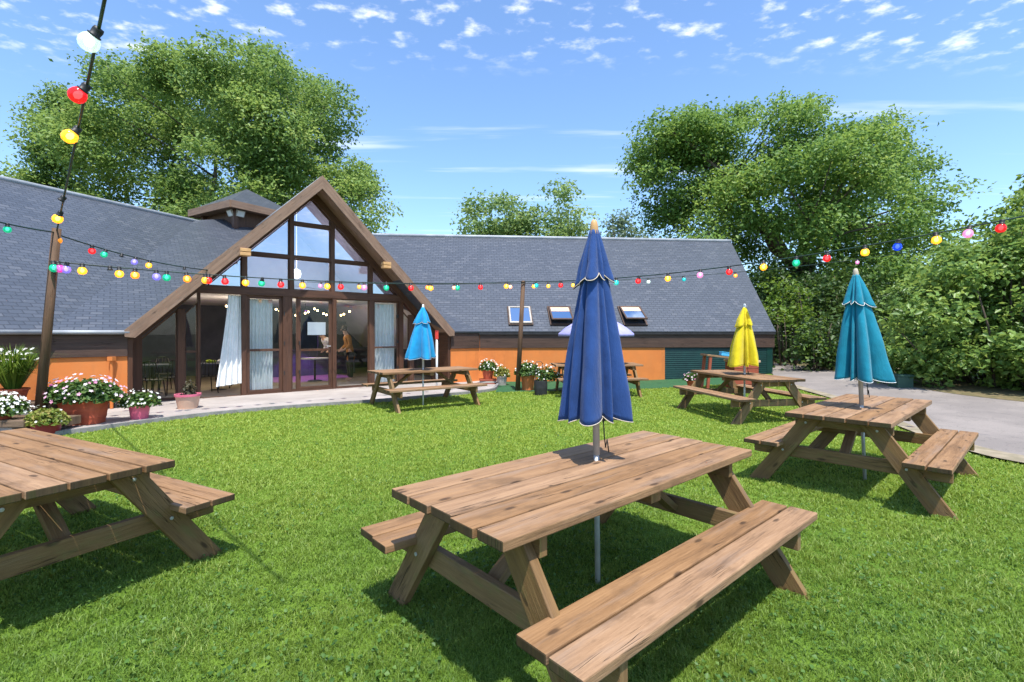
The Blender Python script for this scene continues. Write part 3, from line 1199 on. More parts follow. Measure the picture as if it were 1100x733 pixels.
# narrow leaf, doors and fixed lights
window([(-2.798, .077), (-2.562, .077), (-2.562, 2.25), (-2.798, 2.0)], .022, WL_, rail=1.10, rw=.05)
d1 = window([(-1.548, .077), (-.732, .077), (-.732, 2.476), (-1.548, 2.476)], .075, WL_, 'door', rail=1.10)
window([(-.518, .077), (-.37, .077), (-.37, 2.476), (-.518, 2.476)], .028, WL_)
d2 = window([(-.368, .077), (.518, .077), (.518, 2.476), (-.368, 2.476)], .08, WL_, 'door', rail=1.08)
window([(.622, .077), (1.548, .077), (1.548, 2.476), (.622, 2.476)], .02, WL_)
d3 = window([(1.682, .077), (2.458, .077), (2.458, 2.476), (1.682, 2.476)], .045, WL_, 'door', rail=1.12, rw=.045)
window([(2.602, .077), (2.798, .077), (2.798, 2.0), (2.602, 2.2)], .022, WL_)
# hinges, handles
for d_, o_ in ((d1, -.70), (d2, -.33), (d3, 2.42)):
    for z_ in (.5, 1.25, 2.0):
        w = MB()
        mem(w, o_ - .012, z_, o_ + .012, z_ + .09, .03, .085)
        bpart(w, 'hinge', M['black_metal'], d_)
w = MB()
w.tube([FP(.46, 1.2, .03), FP(.46, 1.2, .075), FP(.36, 1.2, .08)], .012, 8)
bpart(w, 'handle', M['steel'], d2)
# a lighter notice on the door
w = MB()
mem(w, -.105, 1.5, .36, 1.84, -.022, -.016)
notice = bpart(w, 'notice', M['paper'])
notice.parent = None
notice.location = pub.location
tag(notice, 'blank white paper notice on the middle glass door', 'notice')

# ------------------------------------------------------------------ interior
w = MB()
mem(w, -4.6, -.02, 4.6, .02, -8.0, -.06)
bpart(w, 'interior_floor', M['int_floor'])
w = MB()
mem(w, -4.7, 0, 4.7, 2.7, -7.6, -7.4)
for o_ in (-4.7, 4.6):
    w.beam(FP(o_, .7, -.3), FP(o_, .7, -7.5), .1, 1.4)
bpart(w, 'interior_wall', M['dark_wall'])
w = MB()
mem(w, -2.75, 2.56, 2.75, 2.62, -7.4, -.085)
for sgn in (-1, 1):
    q = [(sgn * 2.75, 2.56), (sgn * 4.4, .95)]
    P = [FP(o_, z_, of) for (o_, z_) in q for of in (-.1, -7.4)]
    w.face([P[0], P[1], P[3], P[2]])
w.face([FP(-2.6, 2.7, -3.3), FP(2.6, 2.7, -3.3), FP(0, 5.28, -3.3)])
bpart(w, 'interior_ceiling', M['ceiling'])
w = MB()
for sgn in (-1, 1):
    zz = ZR - .13
    q = [FP(0, zz, -.1), FP(sgn * 2.9, zz - 2.9, -.1), FP(sgn * 2.9, zz - 2.9, -3.3), FP(0, zz, -3.3)]
    w.face(q)
bpart(w, 'loft_lining', M['ceiling'])
# white hanging lamp in the loft seen through the middle pane
w = MB()
w.tube([FP(.05, 5.1, -1.6), FP(.05, 3.4, -1.6)], .008, 6)
w.lathe([(.02, .16), (.10, .12), (.13, .02), (.11, -.08), (.03, -.13)], 16, FP(.05, 3.25, -1.6))
pl_ = w.build('pendant_lamp', lamp('loft_fill_glow', (1, .93, .96), 1.2, (.8, .8, .8)), smooth=True)  # the lamp's glow is added to brighten the loft
pg_ = bpy.data.lights.new('loft_fill_glow', 'POINT')  # added fill light for the loft, set in front of the lamp
pg_.energy = 22
pg_.color = (.93, .86, 1)
pg_.shadow_soft_size = .2
pgo = bpy.data.objects.new('loft_fill_glow', pg_)
COL.objects.link(pgo)
pgo.parent = pl_
pgo.location = FP(.05, 3.55, -1.15)
tag(pl_, 'pale round pendant lamp hanging behind the upper gable glass', 'lamp')


# curtains
def curtain(o0, o1, z0, z1, off, label, flare=None, folds=7):
    w = MB()
    nu, nv = 56, 22
    grid_ = []
    for j in range(nv + 1):
        t = j / nv
        row = []
        for i in range(nu + 1):
            s_ = i / nu
            a0, a1 = o0, o1
            zz = z1 + (z0 - z1) * t
            of = off
            if flare:
                a0 = o0 + (flare[0]) * (t ** 1.2)
                a1 = o1
                of = off + flare[1] * t ** 1.3 * (1 - s_ * .7)
                zz += flare[2] * t * (1 - s_)
            wv = math.sin(s_ * folds * 2 * math.pi + .6 * math.sin(t * 2.5)) * (.018 + .02 * t) + math.sin(s_ * 17.3 + t * 3) * .008
            row.append(FP(a0 + (a1 - a0) * s_, zz, of + wv))
        grid_.append(row)
    for j in range(nv):
        for i in range(nu):
            w.face([grid_[j][i], grid_[j + 1][i], grid_[j + 1][i + 1], grid_[j][i + 1]])
    base = FP((o0 + o1) / 2, z0, off)
    w.v = [tuple(Vector(p) - base) for p in w.v]
    # weld so the cloth shades smoothly
    o = w.build('curtain', M['curtain'], smooth=True)
    o.location = base
    wm = o.modifiers.new('weld', 'WELD')
    wm.merge_threshold = .0005
    tag(o, label, 'curtain', 'white curtains at the glazed gable')
    return o


curtain(-1.93, -1.66, .34, 2.46, -.02, 'white curtain blowing out through the open doorway', flare=(-.28, .20, -.04), folds=4)
curtain(-1.47, -.92, .12, 2.4, -.16, 'straight white curtain behind the glass door beside the open doorway')
curtain(1.72, 2.40, .12, 2.4, -.16, 'white curtain behind the right hand glass door, above the far picnic table')


# bistro chairs and tables inside
def chair(loc, rz, label):
    r_ = empty('chair', loc, label, 'chair', 'dark metal chairs inside the pub', rz)
    w = MB()
    w.lathe([(.0, .455), (.19, .455), (.2, .445), (.19, .43), (0, .43)], 20, power=3.0)
    w.build('seat', M['black_metal'], r_)
    for sx in (-1, 1):
        for sy in (-1, 1):
            w = MB()
            top = (sx * .16, sy * .16, .44)
            if sy > 0:
                w.tube([(sx * .21, .23, 0), top, (sx * .17, .2, .65), (sx * .12, .23, .86)], .013, 6)
            else:
                w.tube([(sx * .2, -.21, 0), top], .013, 6)
            w.build('leg', M['black_metal'], r_, smooth=True)
    w = MB()
    w.tube([(-.12, .23, .86), (0, .24, .89), (.12, .23, .86)], .013, 6)
    for k in (-.08, 0, .08):
        w.tube([(k, .18, .45), (k, .235, .87)], .009, 6)
    w.build('backrest', M['black_metal'], r_, smooth=True)
    return r_


def itable(loc, label, r=.4, mat=None):
    r_ = empty('cafe_table', loc, label, 'table')
    w = MB()
    w.lathe([(0, .74), (r, .74), (r, .71), (0, .71)], 28)
    w.build('table_top', mat or M['dark_wall'], r_)
    w = MB()
    w.tube([(0, 0, .71), (0, 0, .04)], .03, 10)
    w.lathe([(.0, .05), (.2, .03), (.22, .0), (0, 0)], 20)
    w.build('pedestal', M['black_metal'], r_)
    return r_


def ip(o_, b_):
    p = FP(o_, .02, -b_)
    return p


itable(ip(-3.3, 1.9), 'dark round cafe table behind the left sloping window')
chair(ip(-3.35, .75), R(39 + 160), 'dark metal chair close behind the left sloping window')
chair(ip(-2.95, 1.25), R(39 + 200), 'dark metal chair beside the narrow dark window leaf')
chair(ip(-3.75, 1.35), R(39 + 120), 'dark metal chair half hidden by the left corner post')
chair(ip(-3.0, 2.7), R(39 + 10), 'dark metal chair beyond the round table inside')
t_ = itable(ip(-1.9, 1.7), 'dark cafe table just inside the open doorway', .5)
chair(ip(-2.25, 1.1), R(39 + 190), 'dark metal chair in the open doorway')
chair(ip(-1.5, 2.4), R(39 + 30), 'dark metal chair half hidden by the blowing curtain')
w = MB()
for k, (dx, dy, c_) in enumerate(((-.2, 0, 0), (.05, .1, 1), (.22, -.05, 0))):
    w.lathe([(0, .0), (.13, .01), (.14, .05), (.08, .09), (0, .1)], 14, (dx, dy, 0), mi=c_, sy=.7)
o = w.build('folded_cloth', [plain('lime_cloth', (.38, .5, .03), (.3, .4, .03), 9, .9), M['white']])
o.location = ip(-1.9, 1.7) + V(0, 0, .74)
tag(o, 'lime green and white folded cloths on the table inside the doorway', 'cloth')
w = MB()
w.lathe([(.0, 0), (.1, 0), (.24, .05), (.25, .06), (.1, .035), (0, .03)], 24)
w.lathe([(0, .04), (.1, .05), (.12, .1), (.06, .16), (0, .17)], 14, (-.03, 0, 0), mi=1, sx=1.4)
o = w.build('serving_dish', [M['white'], M['terracotta']])
o.location = ip(-1.75, 1.9) + V(0, 0, .842)
tag(o, 'white dish with reddish food on the table inside the doorway', 'dish')
o.location.z = ip(0, 0).z + .74
o.location += fd * .28 + bk * .12
# counter and stage lamp at the back, purple light
w = MB()
mem(w, .1, .02, 3.1, .92, -5.6, -5.0)
mem(w, .05, .92, 3.15, .97, -5.65, -4.95)
ctr = w.build('bar_counter', [M['dark_wall']])
tag(ctr, 'dark bar counter at the back of the room', 'counter')
w = MB()
w.box((-.05, -.0, 0), (.0, .02, .01))
stl = empty('stage_lamp', FP(1.0, 2.3, -4.0), 'purple stage lamp hanging inside under the ceiling', 'lamp')
w = MB()
w.lathe([(0, .1), (.06, .1), (.08, .0), (.075, 0), (.0, .03)], 16)
w.tube([(0, 0, .1), (0, 0, .32)], .012, 6)
w.build('housing', M['black_metal'], stl, smooth=True)
w = MB()
w.lathe([(0, .012), (.07, .006), (0, .0)], 16)
w.build('lens', lamp('purple_lens', (.45, .08, 1.0), 8), stl)
pl = bpy.data.lights.new('purple_spot', 'SPOT')
pl.energy = 170
pl.color = (.5, .12, 1)
pl.spot_size = R(70)
pl.shadow_soft_size = .08
plo = bpy.data.objects.new('purple_spot', pl)
COL.objects.link(plo)
plo.parent = stl
plo.location = (0, 0, -.03)
# fairy lights along the ceiling inside
fs = empty('fairy_lights', FP(-.4, 2.3, -2.4), 'warm fairy lights looped inside behind the middle door', 'fairy lights')
w = MB()
pts = [FP(-1.6 + 3.6 * t, 2.34 - .22 * math.sin(math.pi * (t * 3 % 1)), -2.4) - fs.location for t in np.linspace(0, 1, 40)]
w.tube(pts, .005, 5)
w.build('cord', M['socket'], fs)
fb = lamp('fairy_bulb', (1, .72, .32), 12)
for k_, o_ in enumerate((-3.1, -1.3, .6)):  # added point lights that brighten the room; the leftmost hangs beyond the cord
    fl_ = bpy.data.lights.new('room_fill', 'POINT')
    fl_.energy = 20
    fl_.color = (1, .86, .66)
    fl_.shadow_soft_size = .5
    flo = bpy.data.objects.new('room_fill', fl_)
    COL.objects.link(flo)
    flo.parent = fs
    flo.location = FP(o_, 1.75 if o_ < -3 else 2.1, -2.4) - fs.location
for k in range(26):
    w = MB()
    w.lathe([(0, .03), (.026, .015), (.03, 0), (.022, -.02), (0, -.032)], 8)
    o = w.build('bulb', fb, fs, smooth=True)
    o.location = pts[int((k + .5) / 26 * 39)] + V(0, 0, -.03)
# white screen / board at the right
w = MB()
mem(w, 1.25, .75, 2.2, 1.95, -3.55, -3.5)
mem(w, 1.3, .8, 2.15, 1.9, -3.498, -3.49)
o = w.build('dark_board', [M['trouser']])
tag(o, 'dark upright board inside behind the clear pane right of the doors', 'board')


# ------------------------------------------------------------------ people inside
def skin_obj(name, verts, edges, radii, mat, parent, root=0, sub=1):
    me = bpy.data.meshes.new(name)
    me.from_pydata(verts, edges, [])
    me.materials.append(mat)
    o = link(name, me, parent)
    o.modifiers.new('skin', 'SKIN')
    for i, r_ in enumerate(radii):
        sv = me.skin_vertices[0].data[i]
        sv.radius = (r_, r_) if not isinstance(r_, tuple) else r_
        sv.use_root = (i == root)
    s_ = o.modifiers.new('sub', 'SUBSURF')
    s_.levels = s_.render_levels = sub
    for p in me.polygons:
        p.use_smooth = True
    return o


def person(loc, rz, label, lean, top, bottom, long_coat=False, bare=False):
    r_ = empty('person', loc, label, 'person', None, rz)
    # joints: faces -y
    c_, s_ = math.cos(lean), math.sin(lean)

    def T(x, y, z):                                # torso point bent forwards about the hip
        zz = z - .95
        return (x, y * c_ - zz * s_, .95 + zz * c_ + y * s_ * .3)
    v = [(0, 0, .95), T(0, .0, 1.12), T(0, .0, 1.3), T(0, .0, 1.43), T(0, -.02, 1.52), T(0, -.04, 1.63), T(0, -.045, 1.73)]
    rad = [(.15, .11), (.135, .10), (.155, .105), (.10, .075), .052, .078, .062]
    e = [(i, i + 1) for i in range(6)]
    for sx in (-1, 1):
        k = len(v)
        v += [T(sx * .18, .0, 1.41), T(sx * .24, -.02, 1.16), T(sx * .2, -.24, 1.02), T(sx * .17, -.33, 1.0)]
        rad += [.06, .045, .034, .03]
        e += [(3, k), (k, k + 1), (k + 1, k + 2), (k + 2, k + 3)]
        kk = len(v)
        for q in range(4):
            v += [T(sx * (.145 + .018 * q), -.41 - .01 * (q % 2), 1.0 - .01 * q)]
            rad += [.011]
            e += [(k + 3, kk + q)]
        v += [T(sx * .12, -.37, 1.02)]
        rad += [.012]
        e += [(k + 3, len(v) - 1)]
        k = len(v)
        v += [(sx * .1, .0, .86), (sx * .11, -.02, .48), (sx * .11, .01, .09), (sx * .115, -.12, .035)]
        rad += [.095, .062, .042, .036]
        e += [(0, k), (k, k + 1), (k + 1, k + 2), (k + 2, k + 3)]
    body = skin_obj('body', v, e, rad, M['skin'], r_)
    # clothing
    v2 = [(0, 0, .93), T(0, 0, 1.12), T(0, 0, 1.3), T(0, 0, 1.44)]
    r2 = [(.17, .13), (.155, .118), (.175, .12), (.115, .09)]
    e2 = [(0, 1), (1, 2), (2, 3)]
    if long_coat:
        v2.append((0, .02, .62))
        r2.append((.2, .16))
        e2.append((0, 4))
    for sx in (-1, 1):
        k = len(v2)
        v2 += [T(sx * .18, .0, 1.41), T(sx * .24, -.02, 1.16), T(sx * .205, -.2, 1.035)]
        r2 += [.075, .06, .05]
        e2 += [(3, k), (k, k + 1), (k + 1, k + 2)]
    skin_obj('shirt' if not long_coat else 'coat', v2, e2, r2, top, r_)
    v3 = [(0, 0, .95)]
    r3 = [(.165, .125)]
    e3 = []
    for sx in (-1, 1):
        k = len(v3)
        v3 += [(sx * .1, .0, .85), (sx * .11, -.02, .5)]
        r3 += [.107, .078]
        e3 += [(0, k), (k, k + 1)]
        if not bare:
            v3.append((sx * .11, .01, .1))
            r3.append(.062)
            e3.append((k + 1, k + 2))
    skin_obj('shorts' if bare else 'trousers', v3, e3, r3, bottom, r_)
    h = T(0, -.045, 1.68)
    w = MB()
    w.lathe([(0, .115), (.05, .105), (.085, .06), (.094, .0), (.085, -.05), (.06, -.07)], 16, (h[0], h[1] + .018, h[2] + .01))
    w.build('hair', M['hair'], r_, smooth=True)
    w = MB()
    for sx in (-1, 1):
        w.lathe([(0, .012), (.012, 0), (0, -.012)], 8, (h[0] + sx * .03, h[1] - .074, h[2] - .01))
    w.tube([(h[0] - .02, h[1] - .07, h[2] - .075), (h[0] + .02, h[1] - .07, h[2] - .075)], .006, 6)
    w.build('face_features', M['hair'], r_)
    w = MB()
    w.tube([(h[0], h[1] - .07, h[2] - .005), (h[0], h[1] - .095, h[2] - .042)], [.008, .014], 6)
    for sx in (-1, 1):
        w.lathe([(0, .03), (.014, 0), (0, -.03)], 8, (h[0] + sx * .08, h[1] + .01, h[2] - .02))
    w.build('nose_and_ears', M['skin'], r_, smooth=True)
    return r_


itable(ip(.92, 2.75), 'round cafe table lit purple behind the middle door', .42, M['white'])
person(ip(1.58, 2.95), R(39 - 80), 'person in a pale shirt and shorts leaning over a table in purple light', R(38), M['shirt'], M['trouser'], bare=True)
person(ip(1.78, 2.0), R(39 - 95), 'person in a brown coat standing behind the clear pane right of the doors', R(12), M['coat'], M['trouser'], long_coat=True)

# ------------------------------------------------------------------ roof windows on the right wing
def roof_hit(px, py):
    rx, rz_ = (px - CX) / F, (HY - py) / F
    # EYE+rz*t = ZE + kR*((rx t,t)-eR0).rb
    t = (EYE - ZE + kR * (eR0.x * rb.x + eR0.y * rb.y)) / (kR * (rx * rb.x + rb.y) - rz_)
    return V(rx * t, t, EYE + rz_ * t)


slope = (rb + V(0, 0, kR)).normalized()
rn = rd.cross(slope).normalized()
sky_pane = glass('roof_window_glass', .8, k=.25, gcol=(.75, .88, 1))
blind = plain('peach_blind', (.62, .42, .30), (.55, .37, .26), 4, .8)
for px, pyt, pyb, opened in ((558.5, 330.5, 350, 0), (602, 330.5, 350, 9), (679, 330.5, 350, 11)):
    top, bot = roof_hit(px, pyt), roof_hit(px, pyb)
    ln = (top - bot).length
    cen = (top + bot) / 2
    wd = .80
    Mx = Matrix((( rd.x, slope.x, rn.x, cen.x), (rd.y, slope.y, rn.y, cen.y), (rd.z, slope.z, rn.z, cen.z), (0, 0, 0, 1)))
    w = MB()
    for (x0, x1, y0, y1) in ((-wd / 2, wd / 2, ln / 2 - .07, ln / 2), (-wd / 2, wd / 2, -ln / 2, -ln / 2 + .07), (-wd / 2, -wd / 2 + .07, -ln / 2 + .07, ln / 2 - .07), (wd / 2 - .07, wd / 2, -ln / 2 + .07, ln / 2 - .07)):
        w.box((x0, y0, -.02), (x1, y1, .055), 0, Mx)
    w.box((-wd / 2 + .07, -ln / 2 + .07, -.01), (wd / 2 - .07, ln / 2 - .07, .008), 1, Mx)  # near-black panel paints the darkness of the opening behind the sash
    fo = bpart(w, 'roof_window', [M['fascia'], M['trouser']], bevel=.004)
    S = Mx @ Matrix.Translation((0, ln / 2 - .06, .06)) @ Matrix.Rotation(R(opened), 4, 'X')
    if opened:
        S = Mx @ Matrix.Translation((0, ln / 2 - .06, .06)) @ Matrix.Rotation(R(-opened), 4, 'X')
    H_ = ln - .1
    w = MB()
    for (x0, x1, y0, y1) in ((-.36, .36, -.05, 0), (-.36, .36, -H_, -H_ + .07), (-.36, -.31, -H_ + .07, -.05), (.31, .36, -H_ + .07, -.05)):
        w.box((x0, y0, 0), (x1, y1, .04), 0, S)
    sash = bpart(w, 'sash', M['grey_pot'] if not opened else M['fascia'], fo, bevel=.003)
    w = MB()
    w.face([S @ V(-.31, -H_ + .07, .02), S @ V(.31, -H_ + .07, .02), S @ V(.31, -.05, .02), S @ V(-.31, -.05, .02)])
    if opened:
        w.face([S @ V(-.31, -.38 * H_, .024), S @ V(.31, -.38 * H_, .024), S @ V(.31, -.05, .024), S @ V(-.31, -.05, .024)], None, 1)
    w.box((-.31, -H_ + .07, -.004), (.31, -.05, .0), 2, S)
    bpart(w, 'pane', [sky_pane, blind, M['trouser']], fo)


# ------------------------------------------------------------------ picnic tables
def picnic_table(loc, rz, label, seed, tilt=(0, 0)):
    random.seed(seed)
    r_ = empty('picnic_table', loc, label, 'picnic table', 'picnic tables on the lawn', rz)
    r_.rotation_euler = (tilt[0], tilt[1], rz)
    Lh = 1.10
    zt = .768
    bw, gap = .161, .0125

    def j(a=.006):
        return random.uniform(-a, a)
    w = MB()
    w.emi = 1
    for k in range(5):
        y = (k - 2) * (bw + gap)
        dz = j(.0015)
        w.beam((-Lh + j(.01), y, zt - .0225 + dz), (Lh + j(.01), y + j(.002), zt - .0225 + dz + j(.002)), bw + j(.003), .045)
    w.build('tabletop', [M['table'], M['endgrain']], r_, bevel=.006)
    for sy in (-1, 1):
        w = MB()
        w.emi = 1
        for k in (-.5, .5):
            y = sy * .655 + k * (bw - .005 + gap)
            w.beam((-Lh + j(.012), y, .45 - .022 + j(.0015)), (Lh + j(.012), y + j(.002), .45 - .022 + j(.0015)), bw - .005, .044)
        w.build('bench_seat', [M['table'], M['endgrain']], r_, bevel=.007)
    for sx in (-1, 1):
        x = sx * .90
        for sy in (-1, 1):
            w = MB()
            # leg cut flat at the foot and under the top
            y0, y1 = .77, .235
            hw = .072 / math.cos(math.atan2(y0 - y1, .70))
            P = []
            for xx in (x - .024, x + .024):
                for (yc, z_) in ((y0, -.03), (y1, zt - .048)):
                    for q in (-hw, hw):
                        P.append(V(xx, sy * (yc + q), z_))
            # order to x-major along the leg
            Q = [P[0], P[1], P[4], P[5], P[2], P[3], P[6], P[7]]
            w.box8(Q, .9, .048, .14)
            lg = w.build('leg', M['legs'], r_, bevel=.004)
            for yy, z_ in ((.50, .355), (.29, .66)):
                w = MB()
                w.lathe([(0, .0), (.011, .0), (.011, .006), (0, .008)], 8)
                w.v = [(sx * (.9235 + p[2]), sy * yy + p[0], z_ + p[1]) for p in w.v]
                w.build('bolt', M['steel'], lg)
        xb = sx * (.90 - .048)
        w = MB()
        w.beam((xb, -.80, .345), (xb, .80, .345), .046, .118)
        w.build('cross_beam', M['legs'], r_, bevel=.005)
        w = MB()
        w.beam((xb, -.40, zt - .045 - .05), (xb, .40, zt - .045 - .05), .046, .098)
        w.build('top_batten', M['legs'], r_, bevel=.004)
        w = MB()
        w.beam((sx * .82, 0, .33), (sx * .30, 0, zt - .06), .085, .046, up=(0, 0, 1))
        w.build('brace', M['legs'], r_, bevel=.004)
    w = MB()
    w.beam((0, -.39, zt - .045 - .035), (0, .39, zt - .045 - .035), .09, .068)
    w.build('middle_batten', M['legs'], r_, bevel=.004)
    return r_


picnic_table((.505, 2.88, 0), R(41.4), 'large weathered picnic table in the foreground with the royal blue umbrella', 21, (R(0), R(0)))
picnic_table((3.80, 5.27, 0), R(42.3), 'picnic table at the lawn edge by the road under the teal umbrella', 22)
picnic_table((4.36, 9.27, float(hgt(4.36, 9.27))), R(-80), 'picnic table holding the yellow umbrella near the green cladding', 23)
picnic_table((-3.25, 3.15, 0), R(-28), 'picnic table without umbrella cut off by the left edge of the photo', 24)
picnic_table((-1.906, 10.6, 0), R(35.5), 'picnic table with the sky blue umbrella in front of the glazed gable', 25)
picnic_table((2.15, 12.5, 0), R(4), 'picnic table with the open lavender umbrella by the orange wall', 26)


# ------------------------------------------------------------------ umbrellas
def closed_umbrella(loc, label, zb, zt, rb_, mat, trim, finm, polem, seed, lean=(0, 0), tier=.27, nl=8, twist=.0):
    rs = random.Random(seed)
    r_ = empty('closed_umbrella', loc, label, 'umbrella', 'umbrellas of the picnic tables')
    r_.rotation_euler = (lean[0], lean[1], rs.uniform(0, .3) + twist)
    w = MB()
    w.tube([(0, 0, -.05), (0, 0, .8)], .017, 12)
    w.tube([(0, 0, .8), (0, 0, zt - .05)], .0215, 12)
    w.build('pole', polem, r_, smooth=True)
    # lobes of slack cloth between the ribs, of unequal width and depth
    cuts = [k * 2 * math.pi / nl + rs.uniform(-.24, .24) for k in range(nl)]
    dep = [rs.uniform(.5, 1.4) for _ in range(nl)]
    sw = [rs.uniform(-.9, .9) for _ in range(nl)]

    def lobe(a):
        a %= 2 * math.pi
        for k in range(nl):
            a0, a1 = cuts[k], cuts[(k + 1) % nl] + (2 * math.pi if k == nl - 1 else 0)
            x = a if a >= cuts[0] else a + 2 * math.pi
            if a0 <= x < a1:
                return k, (x - a0) / (a1 - a0)
        return 0, 0
    n = nl * 14

    def sheet(z0, z1, r0, r1, nv, amp0, amp1, name, flare=0.0, scal=.02, bulge=.0):
        w = MB()
        edge = []
        for i in range(nv + 1):
            t = i / nv
            ring = []
            for j_ in range(n):
                a = 2 * math.pi * j_ / n
                k, s_ = lobe(a)
                amp = amp0 + (amp1 - amp0) * t
                s2 = min(max(s_ + .18 * sw[k] * math.sin(math.pi * s_), 0), 1)
                up = math.sin(math.pi * s2) ** .75
                rr_ = r0 + (r1 - r0) * (t + bulge * math.sin(math.pi * t)) + flare * t ** 5
                fac = 1 - amp * .5 + amp * dep[k] * up + .045 * math.sin(a * 3 + seed + t * 4) * t + .02 * math.sin(a * 7 + t * 9 + seed) + .022 * math.sin(t * 17 + k * 2.3 + s_ * 4) * up * t + .05 * amp * math.sin(2 * math.pi * s2 * 2 + k + t * 2) * t
                z = z0 + (z1 - z0) * t
                if t > .6:
                    q = (t - .6) / .4
                    z += q * q * scal * (math.sin(math.pi * s_) * -1.0 + .5 + .5 * math.sin(a + seed))
                p = V(rr_ * fac * math.cos(a), rr_ * fac * math.sin(a), z)
                ring.append(p)
            if i == nv:
                edge = ring
            w.v += [tuple(p) for p in ring]
        for i in range(nv):
            for j_ in range(n):
                j2 = (j_ + 1) % n
                w.f.append((i * n + j2, i * n + j_, (i + 1) * n + j_, (i + 1) * n + j2))
                w.uv.append([(j2 / n, i / nv), (j_ / n, i / nv), (j_ / n, (i + 1) / nv), (j2 / n, (i + 1) / nv)])
                w.mi.append(0)
                w.rnd.append(.5)
        o = w.build(name, mat, r_, smooth=True)
        sd = o.modifiers.new('solid', 'SOLIDIFY')
        sd.thickness = .003
        t_ = MB()
        t_.tube([p * 1.0 for p in edge], .0028, 6, closed=True)
        t_.build('piping', trim, o, smooth=True)
        return o
    Hh = zt - .07 - zb
    sheet(zt - .10, zb, .024, rb_ * .74, 36, .26, 1.0, 'canopy', scal=.035, bulge=.17)
    sheet(zt - .065, zt - .07 - Hh * tier, .026, rb_ * .43, 16, .2, .75, 'vent_flap', flare=.004, scal=.05, bulge=.10)
    w = MB()
    w.lathe([(0, .035), (.012, .033), (.02, .02), (.024, 0), (.030, -.055), (.024, -.07), (0, -.075)], 16, (0, 0, zt - .035))
    w.build('finial', finm, r_, smooth=True)
    # rib ends and pull cord below the cloth
    w = MB()
    for k in range(nl):
        a = cuts[k]
        w.tube([(.04 * math.cos(a), .04 * math.sin(a), zb + .25), (.055 * math.cos(a), .055 * math.sin(a), zb - .015)], .006, 6)
    w.build('ribs', M['black_metal'], r_)
    w = MB()
    w.tube([(.035, -.03, zb + .1), (.04, -.04, zb - .10), (.05, -.03, zb - .17), (.06, -.03, zb - .12), (.07, -.03, zb - .2)], .004, 6)
    w.build('pull_cord', M['socket'], r_, smooth=True)
    return r_


royal = fabric('royal_blue_cloth', (.019, .060, .205))
teal = fabric('teal_cloth', (.006, .205, .30))
skyb = fabric('sky_blue_cloth', (.01, .26, .52))
yell = fabric('yellow_cloth', (.60, .48, .01))
lav = fabric('lavender_cloth', (.36, .35, .72))
closed_umbrella((.53, 3.02, 0), 'royal blue closed umbrella with cream piping and wooden tip', 1.02, 2.25, .192, royal, M['tan_trim'], M['finial'], M['steel'], 3, (0, R(-.6)))
closed_umbrella((3.705, 5.13, 0), 'teal closed umbrella with white piping and cream tip at the lawn edge', 1.075, 2.23, .25, teal, M['white_pole'], M['tan_trim'], M['steel'], 5, (R(0), R(-3.0)), tier=.28, nl=8)
closed_umbrella((4.40, 9.25, float(hgt(4.4, 9.25))), 'yellow closed umbrella with white tip', .95, 2.10, .345, yell, yell, M['white_pole'], M['white_pole'], 8, tier=.31)
closed_umbrella((-1.91, 10.5, 0), 'sky blue closed umbrella on a white pole before the gable', 1.03, 2.17, .36, skyb, M['white_pole'], M['white_pole'], M['white_pole'], 13, tier=.29)

ou = empty('open_umbrella', (2.15, 12.5, 0), 'small open lavender umbrella mostly hidden behind the royal blue one', 'umbrella', 'umbrellas of the picnic tables')
w = MB()
w.tube([(0, 0, 0), (0, 0, 2.0)], .02, 10)
w.build('pole', M['white_pole'], ou, smooth=True)
w = MB()
w.lathe([(.0, 2.02), (.22, 1.98), (.55, 1.83), (.80, 1.68), (.965, 1.54), (.97, 1.47), (.962, 1.47), (.955, 1.53), (.79, 1.66), (.5, 1.83), (0, 2.0)], 48, fn=lambda a, k: 1 - .035 * abs(math.sin(4 * a)))
w.build('canopy', lav, ou, smooth=True)
w = MB()
for k in range(8):
    a = k * math.pi / 4
    w.tube([(0, 0, 1.95), (.5 * math.cos(a), .5 * math.sin(a), 1.80), (.94 * math.cos(a), .94 * math.sin(a), 1.515)], .006, 5)
w.build('ribs', M['white_pole'], ou)


# ------------------------------------------------------------------ leaves, flowers, pots
def unit(a):
    return a / np.maximum(np.linalg.norm(a, axis=-1, keepdims=True), 1e-9)


def leaves(name, C, Nn, size, mat, parent=None, rnd=None, aspect=.55, fold=.18):
    """kite shaped leaves folded along the midrib: C centres, Nn normals, size lengths"""
    n = len(C)
    T = unit(np.cross(Nn, RNG.normal(size=(n, 3))))
    B = np.cross(Nn, T)
    s = size[:, None]
    v = np.stack([C - T * s * .5, C + B * s * aspect * .5 + T * s * .02 + Nn * s * fold, C + T * s * .5 - Nn * s * .08, C - B * s * aspect * .5 + T * s * .02 + Nn * s * fold], 1)
    if rnd is None:
        rnd = RNG.random(n)
    return np_mesh(name, v, 4, mat, rnd, parent, faces=[(0, 1, 2), (0, 2, 3)])


